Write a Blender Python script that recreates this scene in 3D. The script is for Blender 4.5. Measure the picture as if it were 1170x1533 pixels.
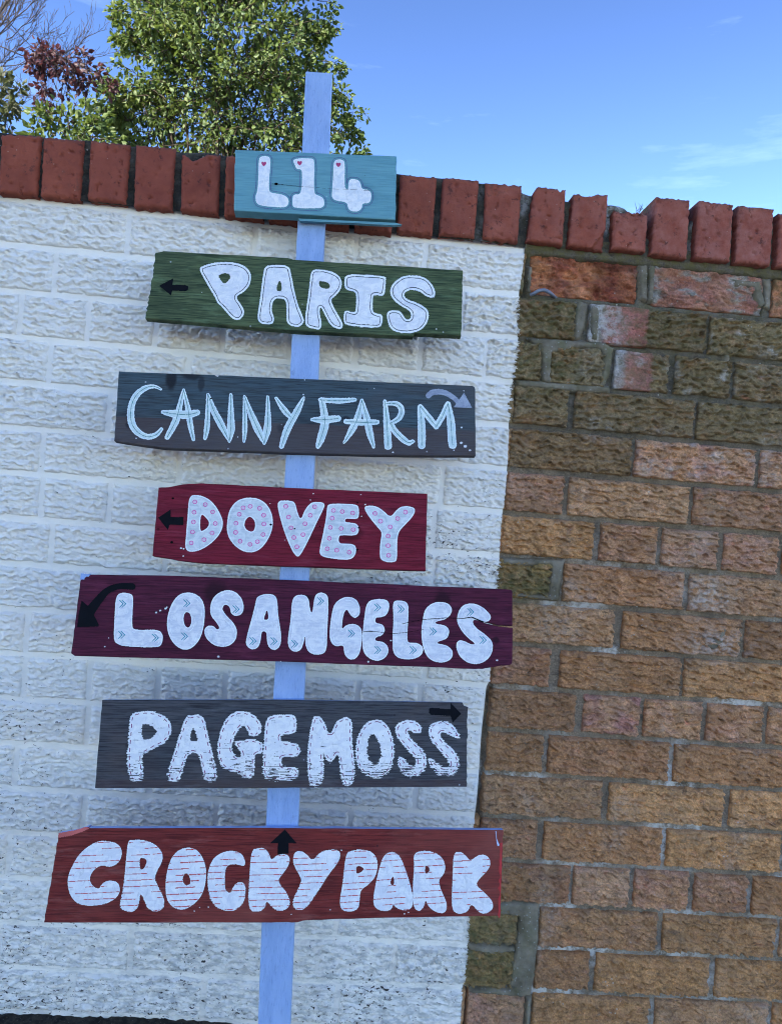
import bpy, bmesh, math, random
import numpy as np
from mathutils import Vector, Matrix, Euler
for o in list(bpy.data.objects): bpy.data.objects.remove(o)
C = bpy.context.scene.collection
SC = bpy.context.scene
R = math.radians
GZ = 1.362                       # height of the first brick joint (underside of the coping) above the ground

# ------------------------------------------------------------------ camera
F = 1165.0; PW, PH = 1170.0, 1533.0
CX, CY, CZ = 0.0, -1.3224, GZ - 0.4486
YAW, PITCH, ROLL = -0.05619, -0.00849, 0.08044
cy, sy, cp, sp, cr, sr = math.cos(YAW), math.sin(YAW), math.cos(PITCH), math.sin(PITCH), math.cos(ROLL), math.sin(ROLL)
fw = np.array([-sy*cp, cy*cp, sp]); r0 = np.array([cy, sy, 0.0]); u0_ = np.cross(r0, fw)
rt = cr*r0 + sr*u0_; up = -sr*r0 + cr*u0_
cam = bpy.data.cameras.new('camera'); co = bpy.data.objects.new('camera', cam); C.objects.link(co)
co.matrix_world = Matrix(((rt[0], up[0], -fw[0], CX), (rt[1], up[1], -fw[1], CY), (rt[2], up[2], -fw[2], CZ), (0, 0, 0, 1)))
cam.sensor_fit = 'VERTICAL'; cam.sensor_height = 36.0; cam.lens = 36.0*F/PH
cam.clip_start = 0.02; cam.clip_end = 3000
SC.camera = co

# ------------------------------------------------------------------ light
SUN_EL, SUN_AZ = R(36), R(-130)          # azimuth measured from +Y towards +X
w = bpy.data.worlds.new('World'); SC.world = w; w.use_nodes = True
wn, wl = w.node_tree.nodes, w.node_tree.links
for n in list(wn): wn.remove(n)
sky = wn.new('ShaderNodeTexSky'); sky.sky_type = 'NISHITA'; sky.sun_disc = False
sky.sun_elevation = SUN_EL; sky.sun_rotation = SUN_AZ
sky.air_density = 0.7; sky.dust_density = 0.0; sky.ozone_density = 1.0; sky.altitude = 0
bg = wn.new('ShaderNodeBackground'); bg.inputs['Strength'].default_value = 0.057
wo = wn.new('ShaderNodeOutputWorld')
tc = wn.new('ShaderNodeTexCoord')
# thin high wisps of cloud
mp = wn.new('ShaderNodeMapping'); mp.inputs['Scale'].default_value = (3.0, 3.0, 16.0); mp.inputs['Rotation'].default_value = (0.0, R(14), 0.0)
cn = wn.new('ShaderNodeTexNoise'); cn.inputs['Scale'].default_value = 1.6; cn.inputs['Detail'].default_value = 6; cn.inputs['Roughness'].default_value = 0.6
cr_ = wn.new('ShaderNodeMapRange'); cr_.inputs['From Min'].default_value = 0.60; cr_.inputs['From Max'].default_value = 0.9
cr_.inputs['To Min'].default_value = 0.0; cr_.inputs['To Max'].default_value = 0.20
mixc = wn.new('ShaderNodeMixRGB'); mixc.inputs['Color2'].default_value = (6.0, 8.0, 10.0, 1)
vr = wn.new('ShaderNodeVectorRotate'); vr.rotation_type = 'Z_AXIS'; vr.inputs['Angle'].default_value = R(15); wl.new(tc.outputs['Generated'], vr.inputs['Vector']); wl.new(vr.outputs[0], mp.inputs['Vector']); wl.new(mp.outputs[0], cn.inputs['Vector'])
wl.new(cn.outputs['Fac'], cr_.inputs['Value']); wl.new(cr_.outputs[0], mixc.inputs['Fac'])
gmn = wn.new('ShaderNodeGamma'); gmn.inputs['Gamma'].default_value = 1.6; wl.new(sky.outputs[0], gmn.inputs['Color']); mlt = wn.new('ShaderNodeMixRGB'); mlt.blend_type = 'MULTIPLY'; mlt.inputs['Fac'].default_value = 1; mlt.inputs['Color2'].default_value = (.86, .76, .70, 1); wl.new(gmn.outputs[0], mlt.inputs['Color1']); wl.new(mlt.outputs[0], mixc.inputs['Color1']); wl.new(mixc.outputs[0], bg.inputs['Color']); wl.new(bg.outputs[0], wo.inputs['Surface'])
sl = bpy.data.lights.new('sun', 'SUN'); sl.energy = 5.0; sl.angle = R(0.53); sl.color = (1.0, 0.92, 0.80)
so = bpy.data.objects.new('sun', sl); C.objects.link(so); so.location = (3, 3, 6)
sd_ = Vector((math.sin(SUN_AZ)*math.cos(SUN_EL), math.cos(SUN_AZ)*math.cos(SUN_EL), math.sin(SUN_EL)))
so.rotation_euler = sd_.to_track_quat('Z', 'Y').to_euler()
vs = SC.view_settings; vs.view_transform = 'Standard'; vs.look = 'None'; vs.gamma = 1; vs.use_curve_mapping = False
vs.exposure = 2.53
SC.cycles.pixel_filter_type = 'BLACKMAN_HARRIS'; SC.cycles.filter_width = 1.05

# ------------------------------------------------------------------ projection helpers: where a sight line meets a real plane
def ray_plane(px, py, a=0.0, b=0.0):
    """points where sight lines meet the plane Y = a + b*(Z-GZ)"""
    px = np.asarray(px, float); py = np.asarray(py, float)
    dx = (px-PW/2)/F; dy = -(py-PH/2)/F
    d = [rt[i]*dx + up[i]*dy + fw[i] for i in range(3)]
    t = (a + b*(CZ-GZ) - CY)/(d[1] - b*d[2])
    return np.stack([CX+t*d[0], CY+t*d[1], CZ+t*d[2]], -1)
def wall_uv(px, py):
    p = ray_plane(px, py); return p[..., 0], GZ-p[..., 2]

# ------------------------------------------------------------------ noise
_rs = np.random.RandomState(7)
_P = _rs.permutation(256); _P = np.concatenate([_P, _P]); _G = _rs.rand(256)*2*np.pi
_GX, _GY = np.cos(_G), np.sin(_G)
def noise(x, y):
    x = np.asarray(x, float); y = np.asarray(y, float)
    xi = np.floor(x).astype(int); yi = np.floor(y).astype(int); xf = x-xi; yf = y-yi
    u = xf*xf*xf*(xf*(xf*6-15)+10); v = yf*yf*yf*(yf*(yf*6-15)+10)
    def g(ix, iy, dx, dy):
        h = _P[(_P[ix & 255]+iy) & 255]; return _GX[h]*dx+_GY[h]*dy
    a = g(xi, yi, xf, yf); b = g(xi+1, yi, xf-1, yf); c = g(xi, yi+1, xf, yf-1); d = g(xi+1, yi+1, xf-1, yf-1)
    return (a+(b-a)*u + ((c+(d-c)*u)-(a+(b-a)*u))*v)*1.5
def fbm(x, y, o=4, g=.5):
    s = 0; a = 1; t = 0
    for i in range(o):
        s = s+a*noise(x*2**i+i*17.3, y*2**i+i*9.1); t += a; a *= g
    return s/t
def sstep(a, b, x):
    t = np.clip((np.asarray(x, float)-a)/(b-a), 0, 1); return t*t*(3-2*t)

# ------------------------------------------------------------------ object helpers
def empty(name, loc=(0, 0, 0)):
    o = bpy.data.objects.new(name, None); C.objects.link(o); o.location = loc; o.empty_display_size = .1; return o
def tag(o, label=None, cat=None, group=None, kind=None):
    if label: o['label'] = label
    if cat: o['category'] = cat
    if group: o['group'] = group
    if kind: o['kind'] = kind
    return o
def mesh_obj(name, verts, faces, mats, parent=None, loc=(0, 0, 0), smooth=False, mat_idx=None):
    me = bpy.data.meshes.new(name); 
    me.from_pydata([tuple(v) for v in np.asarray(verts).tolist()] if len(verts) else [], [], faces if isinstance(faces, list) else faces.tolist())
    for m in (mats if isinstance(mats, (list, tuple)) else [mats]): me.materials.append(m)
    if mat_idx is not None: me.polygons.foreach_set('material_index', np.asarray(mat_idx, np.int32))
    if smooth: me.polygons.foreach_set('use_smooth', np.ones(len(me.polygons), bool))
    me.update()
    o = bpy.data.objects.new(name, me); C.objects.link(o); o.location = loc
    if parent is not None: o.parent = parent
    return o
def vattr(o, name, arr):
    a = o.data.attributes.new(name, 'FLOAT', 'POINT'); a.data.foreach_set('value', np.asarray(arr, np.float32))
def vcol(o, arr):
    n = len(o.data.vertices); c = np.ones((n, 4), np.float32); c[:, :3] = np.clip(arr, 0, 1)
    a = o.data.attributes.new('Col', 'FLOAT_COLOR', 'POINT'); a.data.foreach_set('color', c.ravel())
def grid_faces(nu, nv, base=0):
    i = np.arange(nu*nv).reshape(nv, nu)
    # rows run downwards (v), columns to the right (u); normal towards -Y
    return np.stack([i[:-1, :-1], i[1:, :-1], i[1:, 1:], i[:-1, 1:]], -1).reshape(-1, 4)+base

# ------------------------------------------------------------------ node helpers
class NT:
    def __init__(s, name):
        s.m = bpy.data.materials.new(name); s.m.use_nodes = True; s.t = s.m.node_tree
        for n in list(s.t.nodes): s.t.nodes.remove(n)
        s.out = s.t.nodes.new('ShaderNodeOutputMaterial'); s.b = s.t.nodes.new('ShaderNodeBsdfPrincipled')
        s.t.links.new(s.b.outputs[0], s.out.inputs[0])
    def n(s, k, **kw):
        x = s.t.nodes.new(k)
        for a, v in kw.items(): setattr(x, a, v)
        return x
    def l(s, a, b): s.t.links.new(a, b)
    def val(s, x, inp):
        if isinstance(x, (int, float)): inp.default_value = x
        elif isinstance(x, tuple): inp.default_value = (x if len(inp.default_value) == len(x) else x+(1,))
        else: s.l(x, inp)
    def coord(s, kind='Object', scale=(1, 1, 1), loc=(0, 0, 0), rot=(0, 0, 0)):
        t = s.n('ShaderNodeTexCoord'); m = s.n('ShaderNodeMapping')
        m.inputs['Scale'].default_value = scale; m.inputs['Location'].default_value = loc; m.inputs['Rotation'].default_value = rot
        s.l(t.outputs[kind], m.inputs[0]); return m.outputs[0]
    def geo(s, scale=(1, 1, 1)):
        t = s.n('ShaderNodeNewGeometry'); m = s.n('ShaderNodeMapping'); m.inputs['Scale'].default_value = scale
        s.l(t.outputs['Position'], m.inputs[0]); return m.outputs[0]
    def noise(s, vec, scale, detail=4, rough=.55, dist=0.0):
        x = s.n('ShaderNodeTexNoise'); s.l(vec, x.inputs['Vector']); x.inputs['Scale'].default_value = scale
        x.inputs['Detail'].default_value = detail; x.inputs['Roughness'].default_value = rough; x.inputs['Distortion'].default_value = dist
        return x.outputs['Fac']
    def vor(s, vec, scale, feature='F1'):
        x = s.n('ShaderNodeTexVoronoi', feature=feature); s.l(vec, x.inputs['Vector']); x.inputs['Scale'].default_value = scale
        return x.outputs['Distance']
    def rng(s, x, a, b, c=0.0, d=1.0, smooth=False):
        m = s.n('ShaderNodeMapRange'); s.l(x, m.inputs['Value'])
        if smooth: m.interpolation_type = 'SMOOTHSTEP'
        for k, v in zip(('From Min', 'From Max', 'To Min', 'To Max'), (a, b, c, d)): m.inputs[k].default_value = v
        return m.outputs[0]
    def math(s, op, a, b=0.0, c=0.0):
        m = s.n('ShaderNodeMath', operation=op); s.val(a, m.inputs[0]); s.val(b, m.inputs[1]); s.val(c, m.inputs[2]); return m.outputs[0]
    def mix(s, f, a, b, mode='MIX'):
        m = s.n('ShaderNodeMixRGB', blend_type=mode); s.val(f, m.inputs[0]); s.val(a, m.inputs[1]); s.val(b, m.inputs[2]); return m.outputs[0]
    def attr(s, name, out='Fac'):
        a = s.n('ShaderNodeAttribute', attribute_name=name); return a.outputs[out]
    def bump(s, h, strength=.5, dist=.002, normal=None):
        b = s.n('ShaderNodeBump'); b.inputs['Strength'].default_value = strength; b.inputs['Distance'].default_value = dist
        s.l(h, b.inputs['Height'])
        if normal is not None: s.l(normal, b.inputs['Normal'])
        return b.outputs[0]
    def fin(s, col, rough=.8, normal=None, spec=.3):
        s.val(col, s.b.inputs['Base Color']); s.val(rough, s.b.inputs['Roughness']); s.b.inputs['Specular IOR Level'].default_value = spec
        if normal is not None: s.l(normal, s.b.inputs['Normal'])
        return s.m

# ------------------------------------------------------------------ materials
def mat_masonry(name, mortar=False):
    """bare masonry; left of the ragged paint edge ('pd' < 0) it carries thick white paint"""
    n = NT(name); P = n.geo(); Ps = n.geo((.35, 1, 1))
    base = n.attr('Col', 'Color')
    # bare surface: sand grain, blotches, pale specks
    f1 = n.noise(P, 320, 3, .6); f2 = n.noise(P, 38, 5, .65); f3 = n.noise(P, 9, 4, .6)
    g = n.math('MULTIPLY', n.rng(f1, .32, .68, .68, 1.34), n.rng(f2, .30, .70, .62, 1.36))
    gm = n.n('ShaderNodeCombineColor')
    for i in range(3): n.l(g, gm.inputs[i])
    bare = n.mix(1.0, base, gm.outputs[0], 'MULTIPLY')
    tone = n.noise(n.geo((.6, 1, 1)), 21, 5, .7)
    bare = n.mix(n.rng(tone, .50, .72, 0, .60), bare, (.40, .17, .065) if not mortar else (.20, .16, .12))
    bare = n.mix(n.rng(n.noise(n.geo((.5, 1, 1)), 27, 4, .7, .5), .54, .74, 0, .45), bare, (.19, .13, .085) if not mortar else (.10, .085, .065))
    bare = n.mix(n.math('MULTIPLY', n.rng(f3, .5, .75, 0, .35), 1.0 if not mortar else n.attr('eff')), bare, (.42, .30, .19) if not mortar else (.40, .37, .33))
    crust = n.rng(n.noise(Ps, 78, 5, .72, 1.2), .575, .64, 0, .5)
    bare = n.mix(crust, bare, (.055, .045, .035))
    sp = n.math('MULTIPLY', n.rng(n.vor(P, 95), .10, .17, 1, 0), n.rng(n.noise(P, 16, 2), .52, .66, 0, .8))
    bare = n.mix(sp, bare, (.52, .50, .45))
    moss = n.math('MULTIPLY', n.attr('moss'), n.rng(n.noise(P, 60, 5, .7), .38, .62, 0, 1))
    bare = n.mix(moss, bare, (.125, .108, .045))
    eff = n.math('MULTIPLY', n.attr('eff'), n.rng(n.noise(P, 55, 5, .72), .42, .58, 0, 1))
    bare = n.mix(eff, bare, (.62, .60, .56))
    # white paint
    pv = n.rng(n.noise(P, 14, 4, .6), .3, .7, .93, 1.04)
    white = n.mix(n.rng(n.noise(P, 24, 4), .4, .7, 0, .5), (.87, .82, .745), (.81, .775, .72))
    white = n.mix(n.math('MULTIPLY', n.rng(n.noise(Ps, 120, 3, .6), .45, .62, 0, 1), n.attr('grime')), white, (.46, .45, .42))
    # unpainted flecks under the creases
    fl = n.noise(n.geo((.5, 1, 1)), 260, 2, .5, .8)
    dens = n.attr('fleck')
    hole = n.math('ADD', n.math('SUBTRACT', fl, .80), n.math('MULTIPLY', dens, .285))
    hole = n.rng(hole, 0.0, .012, 0, 1)
    white = n.mix(hole, white, (.045, .035, .03))
    # ragged paint edge
    e = n.math('ADD', n.attr('pd'), n.math('MULTIPLY', n.math('MULTIPLY', n.math('SUBTRACT', n.noise(n.geo((.30, 1, 1)), 150, 4, .72), .5), .034), n.attr('rag')))
    pm = n.rng(e, -.0006, .0006, 1, 0)
    col = n.mix(pm, bare, white)
    h = n.math('ADD', n.math('MULTIPLY', f1, n.rng(pm, 0, 1, .55, .12)), n.math('MULTIPLY', n.noise(Ps, 130, 4, .62, .8), .9))
    h = n.math('ADD', h, n.math('MULTIPLY', hole, -.4))
    if mortar: h = n.math('MULTIPLY', h, n.rng(pm, 0, 1, 1.0, .30))
    nb = n.bump(h, .95, .0028)
    rough = n.rng(pm, 0, 1, .92, .62)
    return n.fin(col, rough, nb, .3)
M_BRICK = mat_masonry('weathered_brick_and_paint')
M_MORTAR = mat_masonry('mortar_and_paint', True)

def mat_coping():
    n = NT('red_coping_brick'); P = n.geo(); oi = n.n('ShaderNodeObjectInfo')
    c = n.mix(n.rng(n.noise(P, 26, 5, .6), .3, .7), (.20, .046, .027), (.31, .080, .045))
    c = n.mix(n.rng(oi.outputs['Random'], 0, 1, 0, .3), c, (.22, .06, .045))
    # the bricks to the right have a dusty bloom
    sx = n.n('ShaderNodeSeparateXYZ'); n.l(n.geo(), sx.inputs[0])
    dust = n.math('MULTIPLY', n.rng(sx.outputs[0], -.1, .75, .0, .55), n.rng(n.noise(P, 45, 5, .7), .35, .75))
    c = n.mix(dust, c, (.45, .22, .18))
    c = n.mix(n.rng(n.noise(P, 80, 5, .72), .59, .67, 0, .75), c, (.07, .025, .02))
    c = n.mix(n.rng(n.noise(n.geo((1, 1, .6)), 34, 5, .72), .62, .72, 0, .45), c, (.07, .05, .04))
    c = n.mix(n.rng(n.vor(P, 60), .045, .07, .5, 0), c, (.42, .30, .25))
    top = n.attr('moss'); c = n.mix(n.math('MULTIPLY', top, n.rng(n.noise(P, 130, 4, .7), .35, .6)), c, (.05, .045, .03))
    h = n.math('ADD', n.math('MULTIPLY', n.noise(P, 500, 2), .4), n.noise(P, 60, 5, .6))
    return n.fin(c, .85, n.bump(h, .8, .002), .2)
M_COPING = mat_coping()

def mat_cement():
    n = NT('grey_cement'); P = n.geo()
    c = n.mix(n.rng(n.noise(P, 22, 5, .65), .35, .65), (.115, .095, .062), (.26, .22, .16))
    c = n.mix(n.math('MULTIPLY', n.attr('moss'), n.rng(n.noise(P, 50, 5, .7), .35, .62)), c, (.12, .12, .045))
    c = n.mix(n.rng(n.vor(P, 130), .12, .2, .5, 0), c, (.38, .38, .36))
    c = n.mix(n.rng(n.noise(P, 75, 5, .7), .62, .70, 0, .7), c, (.05, .05, .04))
    h = n.math('ADD', n.noise(P, 260, 4, .7), n.math('MULTIPLY', n.noise(P, 60, 4), 1.2))
    return n.fin(c, .92, n.bump(h, .7, .0015), .25)
M_CEMENT = mat_cement()

def mat_board(name, top, bot, dark, split=None, knots=(), edge=None, pale=None, stain=None, grain=1.0):
    n = NT(name); G = n.coord('Object', (1, 1, 11)); G2 = n.coord('Object', (1, 1, 26)); O = n.coord('Object')
    sx = n.n('ShaderNodeSeparateXYZ'); n.l(O, sx.inputs[0]); X, Z = sx.outputs[0], sx.outputs[2]
    g1 = n.noise(G, 7.5, 5, .62, .4); g2 = n.noise(G2, 20, 4, .65)
    c = n.mix(n.rng(g1, .34, .66), top, bot)
    c = n.mix(n.rng(g2, .45, .62, 0, min(.9, .78*grain)), c, dark)
    g3 = n.noise(n.coord('Object', (1, 1, 34), (5, 2, 9)), 9, 5, .72, .3)
    c = n.mix(n.rng(g3, .56, .72, 0, .36), c, tuple(min(1, x*1.9+.02) for x in top))
    c = n.mix(n.rng(n.noise(n.coord('Object', (1, 1, 2.2), (1, 2, 3)), 9, 4, .65), .55, .75, 0, .6), c, dark)
    if split is not None:          # a lower strip that took the stain differently
        edgeZ = n.math('ADD', Z, n.math('MULTIPLY', n.math('SUBTRACT', n.noise(O, 3, 2), .5), .006))
        c = n.mix(n.rng(edgeZ, split[0]-.001, split[0]+.001, split[2], 0), c, split[1])
    if pale is not None:
        c = n.mix(n.rng(n.noise(n.coord('Object', (1, 1, 7)), 13, 5, .7), .54, .72, 0, .6), c, pale)
    for (kx, kz, ka, kb, s) in knots:
        dx = n.math('DIVIDE', n.math('SUBTRACT', X, kx), ka); dz = n.math('DIVIDE', n.math('SUBTRACT', Z, kz), kb)
        d = n.math('SQRT', n.math('ADD', n.math('MULTIPLY', dx, dx), n.math('MULTIPLY', dz, dz)))
        d = n.math('ADD', d, n.math('MULTIPLY', n.math('SUBTRACT', n.noise(O, 90, 3), .5), .5))
        c = n.mix(n.rng(d, .55, 1.1, s, 0, True), c, dark)
    if stain is not None:
        c = n.mix(n.rng(n.noise(O, 5, 3, .6), .5, .7, 0, .6), c, stain)
    # saw-cut edges show brighter fresh colour
    if edge is not None:
        c = n.mix(n.math('MULTIPLY', n.attr('edge'), n.rng(n.noise(O, 120, 4, .7), .4, .58)), c, edge)
    # tiny paint splashes and dents
    c = n.mix(n.rng(n.vor(O, 26), .028, .045, .55, 0), c, (.62, .64, .68))
    c = n.mix(n.rng(n.vor(n.coord('Object', (1, 1, 1), (3.3, 1, 7)), 21), .03, .05, .8, 0), c, (.02, .018, .02))
    h = n.math('ADD', n.math('MULTIPLY', g2, 1.0), n.math('MULTIPLY', n.noise(G2, 60, 3, .7), .7))
    return n.fin(c, n.rng(g2, .3, .7, .62, .8), n.bump(h, .8*grain, .0013), .10)

def mat_paint(name, a, b, gap=None, gapt=.66, blue=None):
    """hand brushed letter paint; streaks follow the board's grain"""
    n = NT(name); O = n.coord('Object'); S = n.coord('Object', (1, 1, 14))
    c = n.mix(n.rng(n.noise(n.coord('Object', (1, 1, 1.6)), 40, 5, .65, 1.8), .42, .58), a, b); c = n.mix(n.rng(n.noise(n.coord('Object', (2.2, 1, 1)), 55, 4, .7, 2.2), .55, .66, 0, .5), c, tuple(x*.72 for x in b))
    if blue is not None: c = n.mix(n.rng(n.noise(S, 22, 4, .6), .45, .7, 0, .6), c, blue)
    if gap is not None:
        gg = n.rng(n.noise(S, 26, 4, .7), gapt, gapt+.04, 0, .9)
        c = n.mix(gg, c, gap)
    h = n.math('ADD', n.noise(n.coord('Object', (1, 1, 26)), 22, 4, .65), n.noise(n.coord('Object', (1, 1, 2)), 60, 4, .6, 1.5))
    return n.fin(c, .48, n.bump(h, .5, .0009), .4)
def mat_plain(name, col, rough=.7, spec=.3, var=.25, sc=60):
    n = NT(name); O = n.coord('Object')
    d = tuple(x*(1-var) for x in col)
    c = n.mix(n.rng(n.noise(O, sc, 4, .6), .35, .65), col, d)
    return n.fin(c, rough, n.bump(n.noise(O, sc*4, 3), .3, .0008), spec)

M_POST = None
def mat_post():
    n = NT('pale_blue_painted_post'); O = n.coord('Object'); G = n.coord('Object', (12, 12, 1)); G2 = n.coord('Object', (30, 30, 1.2))
    c = n.mix(n.rng(n.noise(G, 5, 5, .6), .35, .65), (.25, .365, .60), (.33, .45, .68))
    c = n.mix(n.rng(n.noise(O, 6, 4), .5, .75, 0, .5), c, (.40, .50, .74))
    c = n.mix(n.rng(n.noise(G2, 14, 4, .7), .54, .66, 0, .5), c, (.17, .26, .46))
    c = n.mix(n.rng(n.vor(O, 30), .02, .035, .7, 0), c, (.05, .06, .09))
    sx = n.n('ShaderNodeSeparateXYZ'); n.l(O, sx.inputs[0]); X, Z = sx.outputs[0], sx.outputs[2]
    for (kx, kz, ka, s, col) in ((0.000, 0.868, .0022, 1, (.02, .02, .03)), (.006, .886, .014, .35, (.15, .22, .4))):
        dx = n.math('DIVIDE', n.math('SUBTRACT', X, kx), ka); dz = n.math('DIVIDE', n.math('SUBTRACT', Z, kz), ka)
        d = n.math('SQRT', n.math('ADD', n.math('MULTIPLY', dx, dx), n.math('MULTIPLY', dz, dz)))
        c = n.mix(n.rng(n.math('ABSOLUTE', n.math('SUBTRACT', d, .9 if ka > .01 else 0)), .1 if ka > .01 else .6, .3 if ka > .01 else 1.1, s, 0), c, col)
    c = n.mix(n.rng(n.noise(O, 34, 5, .75), .62, .72, 0, .5), c, (.14, .19, .30))
    h = n.math('ADD', n.noise(G2, 18, 4, .7), n.math('MULTIPLY', n.noise(O, 300, 2), .3))
    return n.fin(c, .6, n.bump(h, .8, .0012), .2)
M_POST = mat_post()

# ================================================================== GROUND AND SURROUNDINGS
def mat_ground():
    n = NT('weathered_concrete'); P = n.geo()
    c = n.mix(n.rng(n.noise(P, 2.2, 6, .65), .35, .65), (.16, .145, .12), (.25, .225, .19))
    c = n.mix(n.rng(n.vor(P, 140), .1, .3, .6, 0), c, (.32, .31, .29))
    return n.fin(c, .95, n.bump(n.noise(P, 180, 4, .7), .7, .004), .2)
gv = [(-900, -900, 0), (900, -900, 0), (900, 900, 0), (-900, 900, 0)]
g = mesh_obj('ground', gv, [(0, 1, 2, 3)], mat_ground()); tag(g, kind='structure')
def mat_grass():
    n = NT('rough_grass_soil'); P = n.geo()
    c = n.mix(n.rng(n.noise(P, 3.0, 6, .7), .35, .65), (.035, .06, .018), (.09, .085, .04))
    return n.fin(c, .95, n.bump(n.noise(P, 60, 5, .7), 1, .02), .2)
gg = mesh_obj('lawn', [(-60, .23, .004), (60, .23, .004), (60, 60, .004), (-60, 60, .004)], [(0, 1, 2, 3)], mat_grass()); tag(gg, kind='structure')
# ribbon of dirt and crumbs along the wall's foot
def dirt_strip():
    us = np.arange(-1.3, 1.6, .006); ds = np.linspace(0, 1, 9); V = []
    for d in ds:
        y = .012 - .05*d*(1+.3*noise(us*6, us*0+3))
        z = (.006+.011*(1-d)**1.5*(1+.6*noise(us*9, us*0+d*3))*.75 + .0025*noise(us*210, us*0+d*9)+.003*noise(us*70, us*0+d*9))*sstep(0, .35, 1-d) + .001
        V.append(np.stack([us, y, z], -1))
    V = np.concatenate(V); f = grid_faces(len(us), len(ds))
    n = NT('dark_dirt'); P = n.geo()
    c = n.mix(n.rng(n.noise(P, 70, 5, .7), .4, .62), (.018, .016, .013), (.06, .05, .035))
    c = n.mix(n.rng(n.vor(P, 220), .1, .2, .5, 0), c, (.2, .19, .17))
    m = n.fin(c, .95, n.bump(n.noise(P, 300, 3), .8, .002), .2)
    o = mesh_obj('dirt', V, f, m, smooth=True); tag(o, 'dark strip of damp soil and crumbs along the foot of the wall', 'dirt', kind='stuff')
dirt_strip()

# ================================================================== ADDED HOUSE (unseen behind the photographer, put in to shade the wall)
def box(name, a, b, mat, parent=None, org=(0, 0, 0)):
    x0, y0, z0 = a; x1, y1, z1 = b; c = ((x0+x1)/2, (y0+y1)/2, (z0+z1)/2)
    V = np.array([(x, y, z) for x in (x0, x1) for y in (y0, y1) for z in (z0, z1)])-np.array(c)
    Fc = [(0, 1, 3, 2), (4, 6, 7, 5), (0, 4, 5, 1), (2, 3, 7, 6), (0, 2, 6, 4), (1, 5, 7, 3)]
    return mesh_obj(name, V, Fc, mat, parent, tuple(c[i]-org[i] for i in range(3)))
def build_shade_house():
    org = (-4.6, -6.6, 0); h = empty('added_shade_house', org); tag(h, 'added two storey building, unseen behind the photographer, that shades the wall', 'added_shade_house')
    ren = mat_plain('pale_render', (.52, .50, .46), .9, .2, .1, 8); til = mat_plain('slate_tile', (.10, .10, .11), .7, .3, .3, 30); frm = mat_plain('white_window_frame', (.75, .75, .75), .5); gls = mat_plain('window_glass', (.03, .035, .04), .08, .6, .1)
    box('wall', (-6.6, -9.6, 0), (-2.4, -3.6, 5.7), ren, h, org)
    V = np.array([(-6.8, -3.4, 5.62), (-2.2, -3.4, 5.62), (-2.2, -9.8, 5.62), (-6.8, -9.8, 5.62), (-6.8, -6.6, 6.9), (-2.2, -6.6, 6.9)])-np.array(org)
    mesh_obj('roof', V, [(0, 1, 5, 4), (2, 3, 4, 5), (0, 4, 3), (1, 2, 5), (0, 3, 2, 1)], til, h)
    for (x, z) in ((-6.1, .95), (-6.1, 3.5), (-4.1, 3.5)):
        f = box('window', (x, -3.6, z), (x+1.3, -3.56, z+1.25), frm, h, org); c = (x+.65, -3.58, z+.625)
        for k in (0, 1): box('pane', (x+.07+k*.6, -3.565, z+.07), (x+.63+k*.6, -3.55, z+1.18), gls, f, c)
    d = box('door', (-4.0, -3.6, 0.02), (-3.1, -3.56, 2.05), mat_plain('green_door', (.06, .12, .09), .5), h, org); box('handle', (-3.9, -3.56, 1.0), (-3.78, -3.52, 1.03), frm, d, (-3.55, -3.58, 1.035))
build_shade_house()

# ================================================================== THE WALL
CO = .075                                         # course height
UB = .2655                                        # paint edge (construction joint)
wall = empty('garden_wall', (0, 0, 0))
tag(wall, 'brick garden wall with red coping, left half painted white, right half bare', 'wall')
PJ = {1: [-.40, -.19, -.021, .098], 2: [-.5136, -.288, -.06, .157], 3: [-.564, -.454, -.342, -.231, -.119, -.007, .103, .213],
      4: [-.511, -.284, -.06, .16], 5: [-.408, -.18, .045], 6: [-.512, -.286, -.06, .158], 7: [-.396, -.285, -.18, -.07, .04, .15],
      8: [-.486, -.298, -.07, .154], 9: [-.40, -.175, .05], 10: [-.515, -.29, -.065, .155],
      11: [-.5127, -.4067, -.2933, -.1816, -.07, .0433, .1496], 12: [-.404, -.18, .045], 13: [-.516, -.295, -.07, .156],
      14: [-.3986, -.1805, .048], 15: [-.516, -.405, -.295, -.18, -.07, .04, .15], 16: [-.3996, -.175, .0376, .252],
      17: [-.52, -.304, -.08, .14], 18: [-.396, -.177, .0495]}
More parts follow.
